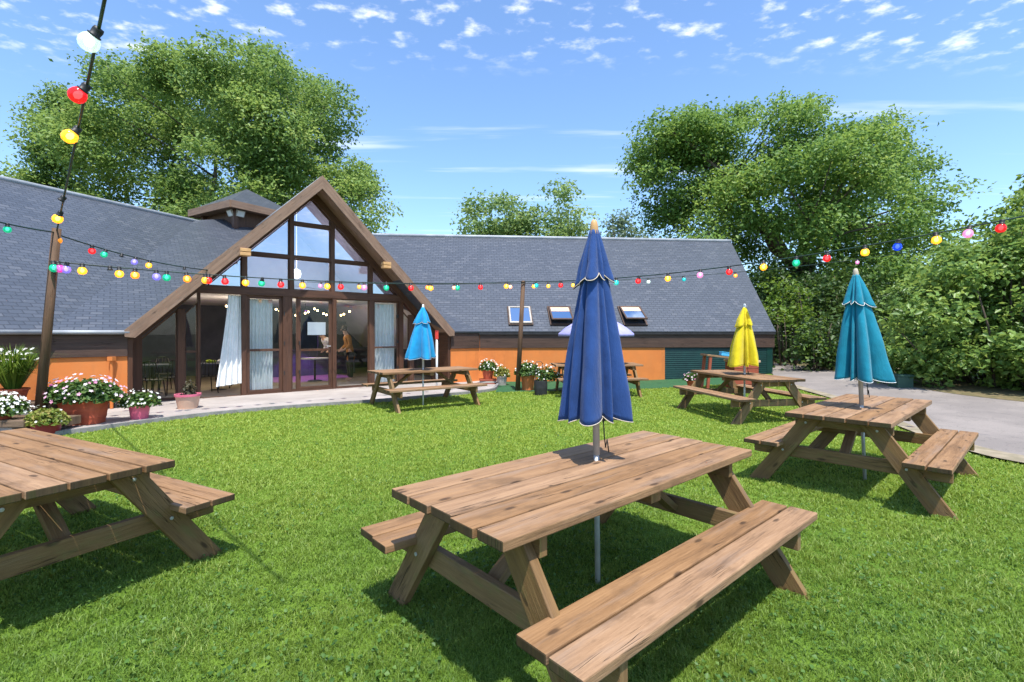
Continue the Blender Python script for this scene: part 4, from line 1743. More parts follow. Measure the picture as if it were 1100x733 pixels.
def blossoms(name, C, Nn, size, mat, parent, rnd=None):
    """five petalled flowers on thin stems that meet at the root"""
    n = len(C)
    T = unit(np.cross(Nn, RNG.normal(size=(n, 3))))
    B = np.cross(Nn, T)
    root = C.mean(0)
    root[2] = C[:, 2].min() - .12
    v, f, mi, rv = [tuple(root)], [], [], []
    rr_ = RNG.random(n)
    for i in range(n):
        b0 = len(v)
        s_ = size[i]
        v.append(tuple(C[i] - Nn[i] * s_ * .12))
        for k in range(10):
            a = k * math.pi / 5
            r_ = (1.0 if k % 2 == 0 else .62) * .5
            v.append(tuple(C[i] + (T[i] * math.cos(a) + B[i] * math.sin(a)) * s_ * r_ + Nn[i] * s_ * .05))
        for k in range(10):
            f.append((b0, b0 + 1 + k, b0 + 1 + (k + 1) % 10))
            mi.append(0)
            rv.append(rr_[i])
        m_ = (C[i] * .6 + root * .4) + np.array([0, 0, .02])
        v += [tuple(m_ + T[i] * .003), tuple(m_ - T[i] * .003)]
        f += [(b0, len(v) - 2, len(v) - 1), (0, len(v) - 1, len(v) - 2)]
        mi += [1, 1]
        rv += [.5, .5]
    me = bpy.data.meshes.new(name)
    me.from_pydata(v, [], f)
    me.materials.append(mat)
    me.materials.append(green)
    me.polygons.foreach_set('material_index', mi)
    me.attributes.new('rnd', 'FLOAT', 'FACE').data.foreach_set('value', rv)
    return link(name, me, parent)


green = leafmat('shrub_leaf', [(0, (.03, .07, .015)), (.5, (.06, .13, .025)), (1, (.13, .21, .04))], .3)
lime = leafmat('lime_leaf', [(0, (.10, .16, .02)), (.6, (.20, .25, .04)), (1, (.36, .30, .09))], .35)
grassleaf = leafmat('grass_leaf', [(0, (.05, .11, .015)), (.6, (.11, .2, .025)), (1, (.2, .27, .05))], .4)
whitef = leafmat('white_petal', [(0, (.70, .70, .62)), (.6, (.82, .82, .78)), (1, (.80, .72, .70))], .25, .7)
pinkf = leafmat('pink_petal', [(0, (.72, .36, .48)), (.35, (.78, .60, .66)), (.7, (.82, .76, .76)), (1, (.70, .22, .42))], .25, .7)
drygreen = leafmat('dry_stem', [(0, (.05, .05, .03)), (1, (.10, .09, .05))], .2)


def plant_in(parent, c, rx, ry, rz_, nleaf, nfl, lsize, fsize, lmat, fmat, top=.35):
    d = unit(RNG.normal(size=(nleaf, 3)))
    d[:, 2] = np.abs(d[:, 2]) * .95 - .12
    rr_ = RNG.random(nleaf) ** .45
    C = np.array(c) + d * rr_[:, None] * np.array([rx, ry, rz_])
    Nn = unit(d * .6 + np.array([0, 0, .6]) + RNG.normal(size=(nleaf, 3)) * .5)
    leaves('foliage', C, Nn, lsize * RNG.uniform(.6, 1.3, nleaf), lmat, parent)
    if nfl:
        d = unit(RNG.normal(size=(nfl, 3)))
        d[:, 2] = np.abs(d[:, 2])
        C = np.array(c) + d * np.array([rx, ry, rz_]) * RNG.uniform(.92, 1.1, (nfl, 1))
        Nn = unit(d + np.array([.1, -.3, .5]) + RNG.normal(size=(nfl, 3)) * .3)
        blossoms('flowers', C, Nn, .95 * fsize * RNG.uniform(.5, 1.0, nfl), fmat, parent)


def pot(parent, r0, r1, h, mat, rim=.03, power=2.0, sx=1.0, sy=1.0, rimmat=None, rings=0):
    w = MB()
    prof = [(0, 0), (r0, 0), (r0 + .003, .006)]
    for k in range(1, 9):
        t = k / 9
        prof.append((r0 + (r1 - r0) * t + (.006 if rings and k % 3 == 0 else 0), (h - rim) * t))
    prof += [(r1, h - rim)]
    w.lathe(prof, 32, power=power, sx=sx, sy=sy)
    w.lathe([(r1, h - rim), (r1 + .015, h - rim), (r1 + .018, h), (r1 - .004, h), (r1 - .012, h - .03), (0, h - .03)], 32, power=power, sx=sx, sy=sy, mi=1)
    w.build('pot', [mat, rimmat or mat], parent, bevel=.0)
    w = MB()
    w.lathe([(0, h - .024), (r1 - .012, h - .027)], 24, power=power, sx=sx, sy=sy)
    w.build('soil', M['soil'], parent)


def potted(name, loc, label):
    return empty(name, loc, label, 'potted plant', 'potted plants around the pub')


ZP = .045
p = potted('flower_trough', (-7.13, 8.14, ZP), 'wide terracotta trough of white and pink flowers left of the glazing')
pot(p, .24, .29, .39, M['terracotta'], .045, power=4.0, sx=1.08, sy=.75, rings=1)
p.rotation_euler[2] = R(12)
plant_in(p, (0, 0, .42), .60, .40, .38, 3000, 105, .085, .085, green, pinkf)
p = potted('potted_plant', (-7.62, 8.28, ZP), 'round terracotta pot with pink flowers half hidden behind the trough')
pot(p, .16, .215, .38, M['terracotta'])
plant_in(p, (0, 0, .42), .3, .26, .30, 700, 34, .07, .075, green, leafmat('magenta_petal', [(0, (.6, .12, .33)), (1, (.75, .34, .52))], .25, .7))
p = potted('potted_plant', (-6.57, 8.62, ZP), 'pink pot of small white flowers beside the trough')
pot(p, .125, .155, .235, M['pink_pot'])
plant_in(p, (0, 0, .25), .34, .28, .26, 900, 56, .07, .065, green, whitef)
p = potted('potted_plant', (-6.50, 9.80, ZP), 'faded pink rimmed pot with a dried plant in front of the narrow window')
pot(p, .17, .215, .29, M['cream_pot'], .045, rimmat=M['rose_pot'])
plant_in(p, (.03, 0, .28), .15, .12, .34, 160, 0, .08, .05, drygreen, whitef)
# grassy plant, white clump and dark red pot on the timber steps
p = potted('potted_plant', (-8.12, 7.95, .43), 'tall grassy plant with white flowers in a terracotta pot at the left edge')
pot(p, .14, .19, .22, M['terracotta'])
n_ = 950
az = RNG.uniform(0, 2 * np.pi, n_)
ln_ = RNG.uniform(.4, .88, n_)
sp_ = RNG.uniform(.05, .95, n_)
b0 = np.stack([np.cos(az) * .07, np.sin(az) * .07, np.full(n_, .18)], 1)
dirr = np.stack([np.cos(az), np.sin(az), np.zeros(n_)], 1)
sd_ = np.stack([-np.sin(az), np.cos(az), np.zeros(n_)], 1) * .007
m1 = b0 + dirr * (ln_ * sp_ * .45)[:, None] + np.array([0, 0, 1]) * (ln_ * .72)[:, None]
m2 = b0 + dirr * (ln_ * sp_ * 1.05)[:, None] + np.array([0, 0, 1]) * (ln_ * (.98 - sp_ * .4))[:, None]
np_mesh('foliage', np.stack([b0 - sd_, b0 + sd_, m1 + sd_ * .9, m2, m1 - sd_ * .9], 1), 5, grassleaf, RNG.random(n_), p, faces=[(0, 1, 2, 4), (4, 2, 3)])
k_ = 46
C = np.stack([RNG.uniform(-.36, .30, k_), RNG.uniform(-.2, .2, k_), RNG.uniform(.66, .86, k_)], 1)
blossoms('flowers', C, unit(np.array([0, -.5, 1.0]) + RNG.normal(size=(k_, 3)) * .4), RNG.uniform(.06, .1, k_), whitef, p)
p = potted('potted_plant', (-7.62, 7.30, .27), 'dense clump of white flowers on the front timber step at the left edge')
pot(p, .10, .14, .13, M['terracotta'])
plant_in(p, (0, 0, .10), .36, .26, .30, 1100, 210, .06, .062, green, whitef)
p = potted('potted_plant', (-7.01, 7.36, ZP), 'small dark red pot with yellowish trailing leaves before the timber step')
pot(p, .15, .18, .17, M['darkred_pot'])
plant_in(p, (0, 0, .17), .29, .25, .25, 900, 14, .07, .05, lime, whitef)
# timber steps
for k, (x0, x1, y, z0, z1, lab) in enumerate(((-9.6, -7.13, 7.28, .17, .27, 'weathered timber step carrying white flowers at the left edge, lowest in front'),
                                              (-9.6, -6.93, 7.72, .10, .235, 'weathered timber step behind the dark red pot'),
                                              (-9.8, -7.45, 8.02, .32, .43, 'highest timber step, under the grassy potted plant'))):
    o = empty('timber_step', (x0, y, 0), lab, 'step', 'timber steps for pots')
    w = MB()
    w.beam((0, 0, (z0 + z1) / 2), (x1 - x0, 0, (z0 + z1) / 2), .30, z1 - z0)
    w.build('board', M['sleeper'], o, bevel=.012)
    for xx in (.6, x1 - x0 - .35):
        w = MB()
        w.box((xx - .15, -.12, 0.02), (xx + .15, .12, z0 - .001))
        w.build('block', M['stone'], o, bevel=.01)

# pots along the orange wall of the right wing
p = potted('potted_plant', (-.72, 14.62, .19), 'terracotta pot of white flowers standing on a stack by the orange wall')
pot(p, .13, .17, .26, M['terracotta'])
plant_in(p, (0, 0, .28), .30, .24, .30, 900, 60, .08, .075, green, whitef)
w = MB()
for k in range(3):
    Mx = Matrix.Translation((-.72, 14.6, .012)) @ Matrix.Rotation(R(6 * k - 5), 4, 'Z')
    w.box((-.25, -.17, .06 * k), (.25, .17, .06 * k + .055), k % 2, Mx)
o = w.build('paving_stack', [M['redbrown'], M['grey_pot']], bevel=.005)
tag(o, 'stack of flat reddish and grey slabs under a terracotta pot', 'stack')
p = potted('potted_plant', (-.30, 14.45, .012), 'grey stone pot with a pale yellow green plant by the orange wall')
pot(p, .125, .155, .27, M['grey_pot'])
plant_in(p, (0, 0, .28), .26, .2, .34, 600, 26, .08, .06, lime, whitef)
p = potted('potted_plant', (.43, 13.25, .012), 'bright orange pot of leafy white flowers beside the wooden light pole')
pot(p, .15, .19, .42, M['orange_pot'], .05)
plant_in(p, (0, 0, .44), .38, .3, .36, 1300, 50, .09, .075, green, whitef)
p = potted('bag_planter', (.72, 12.25, 0), 'black square grow bag with hoop handle beside the orange pot')
w = MB()
w.lathe([(0, 0), (.15, 0), (.165, .18), (.16, .36), (.15, .365), (.145, .33), (0, .33)], 32, power=5.0)
w.build('bag', M['black_bag'], p)
w = MB()
w.tube([(-.13, 0, .35), (-.13, 0, .78), (-.10, 0, .83), (.0, 0, .84), (.04, 0, .8), (.05, 0, .35)], .009, 6)
w.build('hoop', M['black_metal'], p)
plant_in(p, (.22, .4, .45), .32, .22, .38, 500, 46, .08, .08, green, whitef)
for ch in p.children:
    if ch.name.startswith(('foliage', 'flowers')):
        ch.location = (-.05, -.32, -.06)
# flowers in front of the green cladding
p = potted('potted_plant', (5.02, 13.55, float(hgt(5.02, 13.55)) + .012), 'low pot of pink and white flowers before the green cladding')
pot(p, .13, .17, .2, M['terracotta'])
plant_in(p, (0, 0, .22), .27, .22, .24, 600, 40, .08, .085, green, pinkf)
# reddish wooden counter behind the yellow umbrella
hx = float(hgt(6, 13.2))
cn = empty('garden_counter', (5.9, 13.2, hx), 'reddish wooden counter with pale top behind the yellow umbrella', 'counter')
w = MB()
w.box((-.02, -.28, 0), (.62, .28, .70))
for z_ in (.14, .28, .42, .56):
    w.box((-.028, -.288, z_ - .004), (.628, -.281, z_ + .004))
w.build('cabinet', M['redbrown'], cn, bevel=.008)
w = MB()
w.beam((-.05, 0, .735), (.66, 0, .735), .62, .06)
w.build('counter_top', M['cream_pot'], cn, bevel=.008)
w = MB()
w.beam((-.70, -.2, 0), (-.62, -.2, .86), .07, .07, up=(0, 1, 0))
w.beam((-.70, .2, 0), (-.62, .2, .86), .07, .07, up=(0, 1, 0))
w.build('leg_frame', M['redbrown'], cn, bevel=.005)
w = MB()
w.beam((-.72, 0, .90), (.10, 0, .80), .5, .05)
w.build('side_shelf', M['table'], cn, bevel=.006)
w = MB()
w.box((-.12, -.08, 0), (.12, .08, .09))
w.box((-.13, -.09, .09), (.13, .09, .105))
o = w.build('storage_tub', M['blue_item'], bevel=.008)
o.location = (5.72, 13.15, hx + .872)
o.rotation_euler = (0, R(7), 0)
tag(o, 'small blue tub on the shelf of the garden counter', 'tub')
# slim white post with red end by the far table
wp = empty('white_post', (-2.03, 13.2, .0), 'slim white post with a red tag beyond the sky blue umbrella', 'post')
w = MB()
w.tube([(0, 0, 0), (0, 0, 1.46)], .03, 10)
w.build('shaft', M['white_pole'], wp, smooth=True)
w = MB()
w.box((-.045, -.035, 1.38), (.045, .035, 1.62))
w.build('red_tag', plain('red_tag', (.6, .05, .03), (.5, .04, .03), 5, .5), wp, bevel=.01)
# green junction box by the hedge
gx, gy = 9.55, 12.0
gh = float(hgt(gx, gy))
w = MB()
w.box((-.19, -.15, 0), (.19, .15, .27))
w.box((-.205, -.165, .27), (.205, .165, .32))
o = w.build('utility_box', plain('utility_green', (.035, .085, .06), (.028, .07, .05), 4, .6), bevel=.01)
o.location = (gx, gy, gh + .02)
tag(o, 'small dark green utility box at the foot of the hedge', 'utility box')

# ------------------------------------------------------------------ light poles and festoon lights
pole_a = at(61, 247, 7.8)
w = MB()
base_a = at(42, 431, 7.8)
ba = V(base_a.x - .02, 7.8, 0)
w.tube([ba - ba, V(pole_a.x, pole_a.y, pole_a.z + .02) - ba], [.070, .060], 12)
o = w.build('light_pole', M['pole'], smooth=True)
o.location = ba
tag(o, 'tall leaning wooden pole carrying the lights left of the gable', 'pole', 'wooden poles of the festoon lights')
pole_b = V(.30, 13.1, 2.90)
bb = V(.15, 13.1, 0)
w = MB()
w.tube([V(0, 0, 0), pole_b - bb + V(0, 0, .0)], [.066, .055], 12)
w.lathe([(.062, 0), (.07, .02), (.05, .05), (0, .06)], 12, pole_b - bb)
o = w.build('light_pole', M['pole'], smooth=True)
o.location = bb
tag(o, 'slim wooden pole carrying the lights before the orange wall', 'pole', 'wooden poles of the festoon lights')

def bulb_glass(name, col, strength, base):
    m, nt, b = newmat(name)
    b.inputs['Base Color'].default_value = (*base, 1)
    b.inputs['Roughness'].default_value = .12
    b.inputs['Emission Color'].default_value = (*col, 1)
    b.inputs['Emission Strength'].default_value = strength * .42
    tr = N(nt, 'ShaderNodeBsdfTransparent')
    tr.inputs[0].default_value = (*[.25 + .75 * min(1, c) for c in col], 1)
    mx = N(nt, 'ShaderNodeMixShader')
    mx.inputs[0].default_value = .5
    L(nt, b.outputs[0], mx.inputs[1])
    L(nt, tr.outputs[0], mx.inputs[2])
    L(nt, mx.outputs[0], nt.nodes['Material Output'].inputs[0])
    return m


BC = {'yellow': bulb_glass('bulb_yellow', (1, .48, .03), 1.9, (.9, .6, .05)), 'orange': bulb_glass('bulb_orange', (1, .34, .02), 1.8, (.9, .4, .05)),
      'red': bulb_glass('bulb_red', (1, .02, .03), 1.1, (.8, .03, .03)), 'green': bulb_glass('bulb_green', (.0, .62, .36), .9, (.02, .6, .35)),
      'purple': bulb_glass('bulb_purple', (.36, .30, 1), .85, (.4, .35, .8)), 'pink': bulb_glass('bulb_pink', (.95, .40, .72), 1.0, (.8, .4, .6)),
      'magenta': bulb_glass('bulb_magenta', (1, .10, .55), 1.0, (.8, .1, .5)), 'blue': bulb_glass('bulb_blue', (.01, .10, .95), 1.0, (.02, .1, .7)),
      'white': bulb_glass('bulb_white', (.80, .92, .85), .9, (.7, .85, .75)), 'cyan': bulb_glass('bulb_cyan', (.0, .62, .62), .9, (.02, .6, .6)),
      'peach': bulb_glass('bulb_peach', (1, .50, .28), 1.1, (.9, .6, .5))}
CORE = {k: lamp(k + '_core', tuple(.3 + .7 * c for c in m_.node_tree.nodes['Principled BSDF'].inputs['Emission Color'].default_value[:3]) if k not in ('yellow', 'orange') else (1, .72, .25), 7.0 if k in ('yellow', 'orange', 'peach') else 1.8) for k, m_ in BC.items()}
_bulb, _sock = {}, {}


def festoon(label, p0, p1, sag, bulbs, size, axis='x', hang=(0, 0, -1), cr=.011, sockets=()):
    size *= 1.12
    p0, p1 = Vector(p0), Vector(p1)

    def P(t):
        q = p0.lerp(p1, t)
        q.z -= sag * 4 * t * (1 - t)
        return q

    def img(t):
        q = P(t)
        return CX + F * q.x / q.y if axis == 'x' else HY - F * (q.z - EYE) / q.y

    def solve(v_):
        lo, hi = 0.0, 1.0
        inc = img(1) > img(0)
        for _ in range(40):
            mid = (lo + hi) / 2
            if (img(mid) < v_) == inc:
                lo = mid
            else:
                hi = mid
        return (lo + hi) / 2
    r_ = empty('festoon_lights', p0, label, 'string lights', 'strings of coloured party bulbs')
    w = MB()
    w.tube([P(k / 60) - p0 for k in range(61)], cr, 6)
    w.build('cord', M['cord'], r_, smooth=True)
    hv = Vector(hang).normalized()
    q = V(0, 0, -1).rotation_difference(hv)
    for v_, colr in list(bulbs) + [(s_, None) for s_ in sockets]:
        t = solve(v_)
        key = (colr, size)
        if key not in _bulb:
            s_ = size / .1
            w = MB()
            w.lathe([(.0, -.030 * s_), (.017 * s_, -.030 * s_), (.030 * s_, -.042 * s_), (.044 * s_, -.062 * s_), (.050 * s_, -.085 * s_), (.046 * s_, -.108 * s_), (.032 * s_, -.126 * s_), (.014 * s_, -.134 * s_), (0, -.135 * s_)], 18)
            w.lathe([(0, -.05 * s_), (.014 * s_, -.058 * s_), (.023 * s_, -.08 * s_), (.019 * s_, -.10 * s_), (0, -.112 * s_)], 12, mi=1)
            w2 = MB()
            w2.lathe([(0, .012 * s_), (.022 * s_, .010 * s_), (.026 * s_, -.005 * s_), (.024 * s_, -.032 * s_), (.034 * s_, -.036 * s_), (.030 * s_, -.046 * s_), (0, -.046 * s_)], 14)
            _bulb[key] = (w, w2)
            me1 = None
            if colr:
                o1 = w.build('bulb', [BC[colr], CORE[colr]], r_, smooth=True)
                o2 = w2.build('socket', M['socket'], o1, smooth=True)
                _bulb[key] = (o1.data, o2.data)
            else:
                o1 = w2.build('socket', M['socket'], r_, smooth=True)
                _bulb[key] = (None, o1.data)
        else:
            d1_, d2_ = _bulb[key]
            if colr:
                o1 = link('bulb', d1_, r_)
                o2 = link('socket', d2_, o1)
            else:
                o1 = link('socket', d2_, r_)
        o1.location = P(t) - p0
        jq = Quaternion((RNG.normal() * 1, RNG.normal() * 1, 0), RNG.normal() * .12) if False else q
        o1.rotation_mode = 'QUATERNION'
        o1.rotation_quaternion = jq @ Quaternion(Vector((RNG.normal(), RNG.normal(), 0)).normalized(), RNG.normal() * .16)
    return r_


pa = pole_a + V(0, 0, -.02)
# overhead line from the pole to above the viewer
festoon('string of big bulbs rising from the left pole out of the top of the photo', pa, V(-.98, 1.5, 3.9), .02,
        [(32, 'white'), (92, 'red'), (138, 'yellow'), (228, 'yellow')], .115, 'y', (-.62, -.1, -.75), .011, sockets=(212,))
# from the left edge over the pole to the gable
festoon('sparse string of bulbs running from the left edge over the pole to the gable', at(-70, 219, 6.2), pa + V(0, -.05, -.03), .04,
        [(8, 'green')], .085, 'x')
festoon('short upper string of bulbs from the left pole to the gable edge', pa + V(0, -.02, -.05), at(232, 291, 10.9), .10,
        [(62, 'orange'), (99, 'red'), (114, 'green'), (146, 'purple'), (161, 'yellow')], .095, 'x', sockets=(131, 198))
# long main string
p_lo = at(56, 281, 7.72)
festoon('long lower string of coloured bulbs from the left pole to the middle pole', p_lo, pole_b + V(0, -.02, .03), .17,
        [(48 + 9, 'green'), (62, 'magenta'), (72, 'purple'), (88.5, 'yellow'), (128, 'yellow'), (145, 'orange'), (168, 'purple'), (179, 'green'), (200, 'orange'), (220.5, 'yellow'), (224, 'red'),
         (241, 'red'), (264, 'yellow'), (282, 'green'), (301.5, 'red'), (325, 'yellow'), (351, 'yellow'), (366, 'red'), (391, 'pink'), (415, 'green'), (441, 'red'), (463, 'yellow'), (491.5, 'green'), (516, 'red'), (544.5, 'yellow')], .112, sockets=(118,))
festoon('long right string of coloured bulbs from the middle pole past the hedge', pole_b + V(0, -.02, .03), at(1200, 212, 6.0), .27,
        [(575.5, 'cyan'), (602.5, 'red'), (662, 'cyan'), (686.5, 'red'), (717.5, 'yellow'), (752.5, 'pink'), (783, 'red'), (820, 'yellow'), (855.5, 'green'), (889, 'red'), (929, 'yellow'), (965.5, 'blue'), (1005, 'yellow'), (1042, 'pink'), (1076.5, 'red')], .108)
festoon('fainter second string of warm bulbs from the gable towards the trees', at(330, 303, 12.2), at(1010, 266, 15.0), .42,
        [(345, 'pink'), (385.5, 'yellow'), (460, 'orange'), (488, 'peach'), (548, 'peach'), (574, 'yellow'), (589, 'yellow'), (616, 'yellow'), (662, 'yellow'), (696.5, 'white'), (734, 'cyan'), (790, 'orange'), (921, 'pink')], .095, cr=.008)


# ------------------------------------------------------------------ trees and shrubs
def inpoly(x, y, poly):
    c_ = False
    n = len(poly)
    for i in range(n):
        x0, y0 = poly[i]
        x1, y1 = poly[(i + 1) % n]
        if (y0 > y) != (y1 > y) and x < (x1 - x0) * (y - y0) / (y1 - y0) + x0:
            c_ = not c_
    return c_


def crown_lobes(poly, D, nlob, rpx, thick, rs, flat=.7, dgrad=None):
    """leafy lobes filling a real volume: outline at distance D, own depth on either side"""
    xs = [p[0] for p in poly]
    ys = [p[1] for p in poly]
    cxp, cyp = sum(xs) / len(xs), sum(ys) / len(ys)
    out = []
    tries = 0
    while len(out) < nlob and tries < 40000:
        tries += 1
        x, y = rs.uniform(min(xs), max(xs)), rs.uniform(min(ys), max(ys))
        r_ = rs.uniform(*rpx)
        # keep the lobe inside the outline
        if not all(inpoly(x + r_ * .62 * math.cos(a), y + r_ * .7 * flat * math.sin(a), poly) for a in (0, 1.05, 2.1, 3.14, 4.2, 5.2)):
            continue
        ex = abs(x - cxp) / (max(xs) - min(xs)) * 2
        dd = rs.uniform(-1, 1) * thick * math.sqrt(max(.08, 1 - ex * ex))
        d = D + dd + (dgrad(x, y) if dgrad else 0)
        p_ = at(x, y, D + (dgrad(x, y) if dgrad else 0))
        # keep size and place real: shift in depth
        p_ = at(x, y, d)
        out.append((p_, r_ * D / F))
    return out


def foliage(parent, lobes, base, cl_per, lv, lsize, mat, flat=.7, spread=.30, name='crown'):
    Cs, Ns, Ss, Rs = [], [], [], []
    for (c_, r_) in lobes:
        k = max(4, int(cl_per * (r_ ** 2) * RNG.uniform(.75, 1.25)))
        d = unit(RNG.normal(size=(k, 3)))
        rr_ = RNG.random(k) ** .42
        cc_ = np.array(c_) - base + d * (rr_ * r_)[:, None] * np.array([1, 1, flat])
        tone = RNG.random(k) * .32 + RNG.random() * .33
        for q in range(k):
            n = max(3, int(lv * RNG.uniform(.6, 1.4)))
            off = RNG.normal(size=(n, 3)) * spread * np.array([1, 1, .55])
            off[:, 2] -= np.linalg.norm(off[:, :2], axis=1) * .25
            Cs.append(cc_[q] + off)
            Ns.append(unit(d[q] * .35 + np.array([0, 0, .75]) + RNG.normal(size=(n, 3)) * .55))
            Ss.append(lsize * RNG.uniform(.55, 1.3, n))
            Rs.append(np.clip(tone[q] + RNG.random(n) * .35, 0, 1))
    return leaves(name, np.concatenate(Cs), np.concatenate(Ns), np.concatenate(Ss), mat, parent, np.concatenate(Rs), aspect=.62)


def limbs(parent, base, fork, lobes, r0, mat, rs, share=.7, name='trunk'):
    w = MB()
    b0 = Vector(base)
    f0 = Vector(fork) - b0
    w.tube([V(0, 0, -.2), f0 * .33 + V(.05, .1, 0), f0 * .66 + V(-.06, 0, 0), f0], [r0 * 1.25, r0, r0 * .9, r0 * .75], 10)
    # main limbs, then branches from the nearest main limb
    mains = []
    cand = sorted(lobes, key=lambda q: -q[1])
    picks = rs.sample(cand, min(7, len(cand)))
    for (c_, r_) in picks:
        e_ = Vector(c_) - b0
        pts = []
        for k in range(7):
            t = k / 6
            q = f0.lerp(e_, t)
            q += V(rs.uniform(-.2, .2), rs.uniform(-.2, .2), .16 * math.sin(math.pi * t) * (e_ - f0).length * .35) * (1 if 0 < k < 6 else 0)
            pts.append(q)
        w.tube(pts, [r0 * (.52 - .42 * k / 6) for k in range(7)], 7)
        mains.append(pts)
    for (c_, r_) in lobes:
        if rs.random() > share:
            continue
        e_ = Vector(c_) - b0
        best = min(((q - e_).length + .25 * abs(k - 3), q, k) for pts in mains for k, q in enumerate(pts[1:], 1))[1:]
        q, k = best
        mid = q.lerp(e_, .5) + V(rs.uniform(-.15, .15), rs.uniform(-.15, .15), rs.uniform(0, .3))
        tip = e_ + V(rs.uniform(-.4, .4), 0, rs.uniform(.1, .6)) * r_
        rr_ = r0 * max(.10, .26 - .03 * k)
        w.tube([q, mid, e_, tip], [rr_, rr_ * .7, rr_ * .42, rr_ * .16], 5)
    return w.build(name, mat, parent, smooth=True)


bark = plain('bark', (.12, .09, .065), (.07, .055, .04), 5, .9, .5, bscale=20)
ash = leafmat('ash_leaf', [(0, (0.069, 0.147, 0.034)), (.45, (0.147, 0.252, 0.059)), (.8, (0.252, 0.364, 0.091)), (1, (0.379, 0.463, 0.155))], .42)
oakl = leafmat('walnut_leaf', [(0, (0.062, 0.139, 0.029)), (.45, (0.128, 0.241, 0.049)), (.8, (0.226, 0.349, 0.073)), (1, (0.364, 0.451, 0.124))], .40)
farl = leafmat('far_leaf', [(0, (0.108, 0.192, 0.060)), (.5, (0.192, 0.300, 0.090)), (1, (0.324, 0.408, 0.144))], .4)
far2 = leafmat('grey_leaf', [(0, (.08, .13, .075)), (.5, (.13, .19, .10)), (1, (.2, .26, .14))], .4)
hedl = leafmat('hedge_leaf', [(0, (0.070, 0.141, 0.032)), (.45, (0.149, 0.256, 0.057)), (.8, (0.270, 0.378, 0.083)), (1, (0.486, 0.540, 0.176))], .36, .42)
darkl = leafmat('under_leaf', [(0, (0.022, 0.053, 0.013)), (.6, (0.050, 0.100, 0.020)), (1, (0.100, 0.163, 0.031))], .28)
brightl = leafmat('bright_leaf', [(0, (.06, .13, .015)), (.5, (.12, .21, .025)), (1, (.2, .30, .05))], .4)


def tree(name, label, poly, D, nlob, rpx, thick, base, fork, r0, lmat, cl_per, lv, ls, seed, flat=.7, spread=.3, extra=None, group='trees around the pub', share=.7):
    rs = random.Random(seed)
    lob = crown_lobes(poly, D, nlob, rpx, thick, rs, flat)
    if extra:
        lob += extra
    r_ = empty(name, base, label, 'tree', group)
    limbs(r_, base, fork, lob, r0, bark, rs, share)
    foliage(r_, lob, np.array(base), cl_per, lv, ls, lmat, flat, spread)
    return r_


lt = [(8, 160), (14, 118), (60, 92), (95, 98), (110, 60), (132, 48), (160, 26), (185, 40), (205, 60), (245, 60), (285, 46), (315, 78), (345, 88), (375, 84), (384, 122), (402, 140), (412, 170), (420, 195),
      (412, 222), (408, 252), (385, 262), (330, 300), (150, 330), (20, 270), (0, 200)]
tree('broadleaf_tree', 'large airy broadleaf tree rising behind the left wing and gable', lt, 27, 120, (20, 38), 5.0, (-17.0, 27, 0), (-17.2, 27, 5.0), .34, ash, 20, 38, .19, 31, .75, .34, share=.5)
rt = [(668, 230), (672, 168), (690, 138), (735, 118), (780, 100), (820, 92), (850, 102), (875, 88), (905, 82), (930, 100), (955, 92), (985, 88), (992, 115), (985, 142), (1010, 150), (1038, 140), (1036, 172), (1012, 190),
      (1036, 205), (1040, 235), (1025, 262), (960, 330), (870, 345), (800, 310), (740, 262), (690, 245)]
tree('walnut_tree', 'wide spreading tree with layered branches behind the right end of the roof', rt, 27, 125, (18, 40), 5.0, (16.4, 27, .2), (16.0, 27, 4.5), .42, oakl, 10.5, 36, .205, 32, .5, .36)
tree('distant_tree', 'rounded tree showing above the middle of the long roof ridge', [(492, 250), (497, 222), (512, 206), (535, 200), (560, 206), (585, 196), (604, 192), (628, 208), (634, 232), (630, 262), (560, 300), (495, 275)], 45, 34, (13, 24), 3.5,
     (1.2, 45, 0), (1.0, 45, 4), .3, farl, 11, 14, .36, 33, .7, .5)
tree('distant_tree', 'small greyish tree behind the ridge beside the blue umbrella tip', [(638, 258), (644, 236), (660, 222), (678, 220), (694, 238), (720, 248), (722, 275), (645, 280)], 50, 16, (9, 17), 2.5,
     (11.5, 50, 0), (11.5, 50, 4), .22, far2, 9, 13, .36, 34, .7, .5)


def bush(name, label, lob, lmat, cl_per, lv, ls, seed, flat=.8, spread=.2, cat='bush', group='bushes beyond the road', stem=True):
    rs = random.Random(seed)
    xs = sum(q[0].x for q in lob) / len(lob)
    ys = sum(q[0].y for q in lob) / len(lob)
    base = (xs, ys, float(hgt(xs, ys)))
    r_ = empty(name, base, label, cat, group)
    w = MB()
    for (c_, rr_) in lob:
        if rs.random() < .5:
            e_ = Vector(c_) - Vector(base)
            f_ = V(e_.x * .7, e_.y * .7, 0)
            w.tube([f_, f_.lerp(e_, .5) + V(rs.uniform(-.2, .2), rs.uniform(-.2, .2), 0), e_], [.035, .025, .01], 5)
    w.build('stems', bark, r_, smooth=True)
    foliage(r_, lob, np.array(base), cl_per, lv, ls, lmat, flat, spread)
    return r_


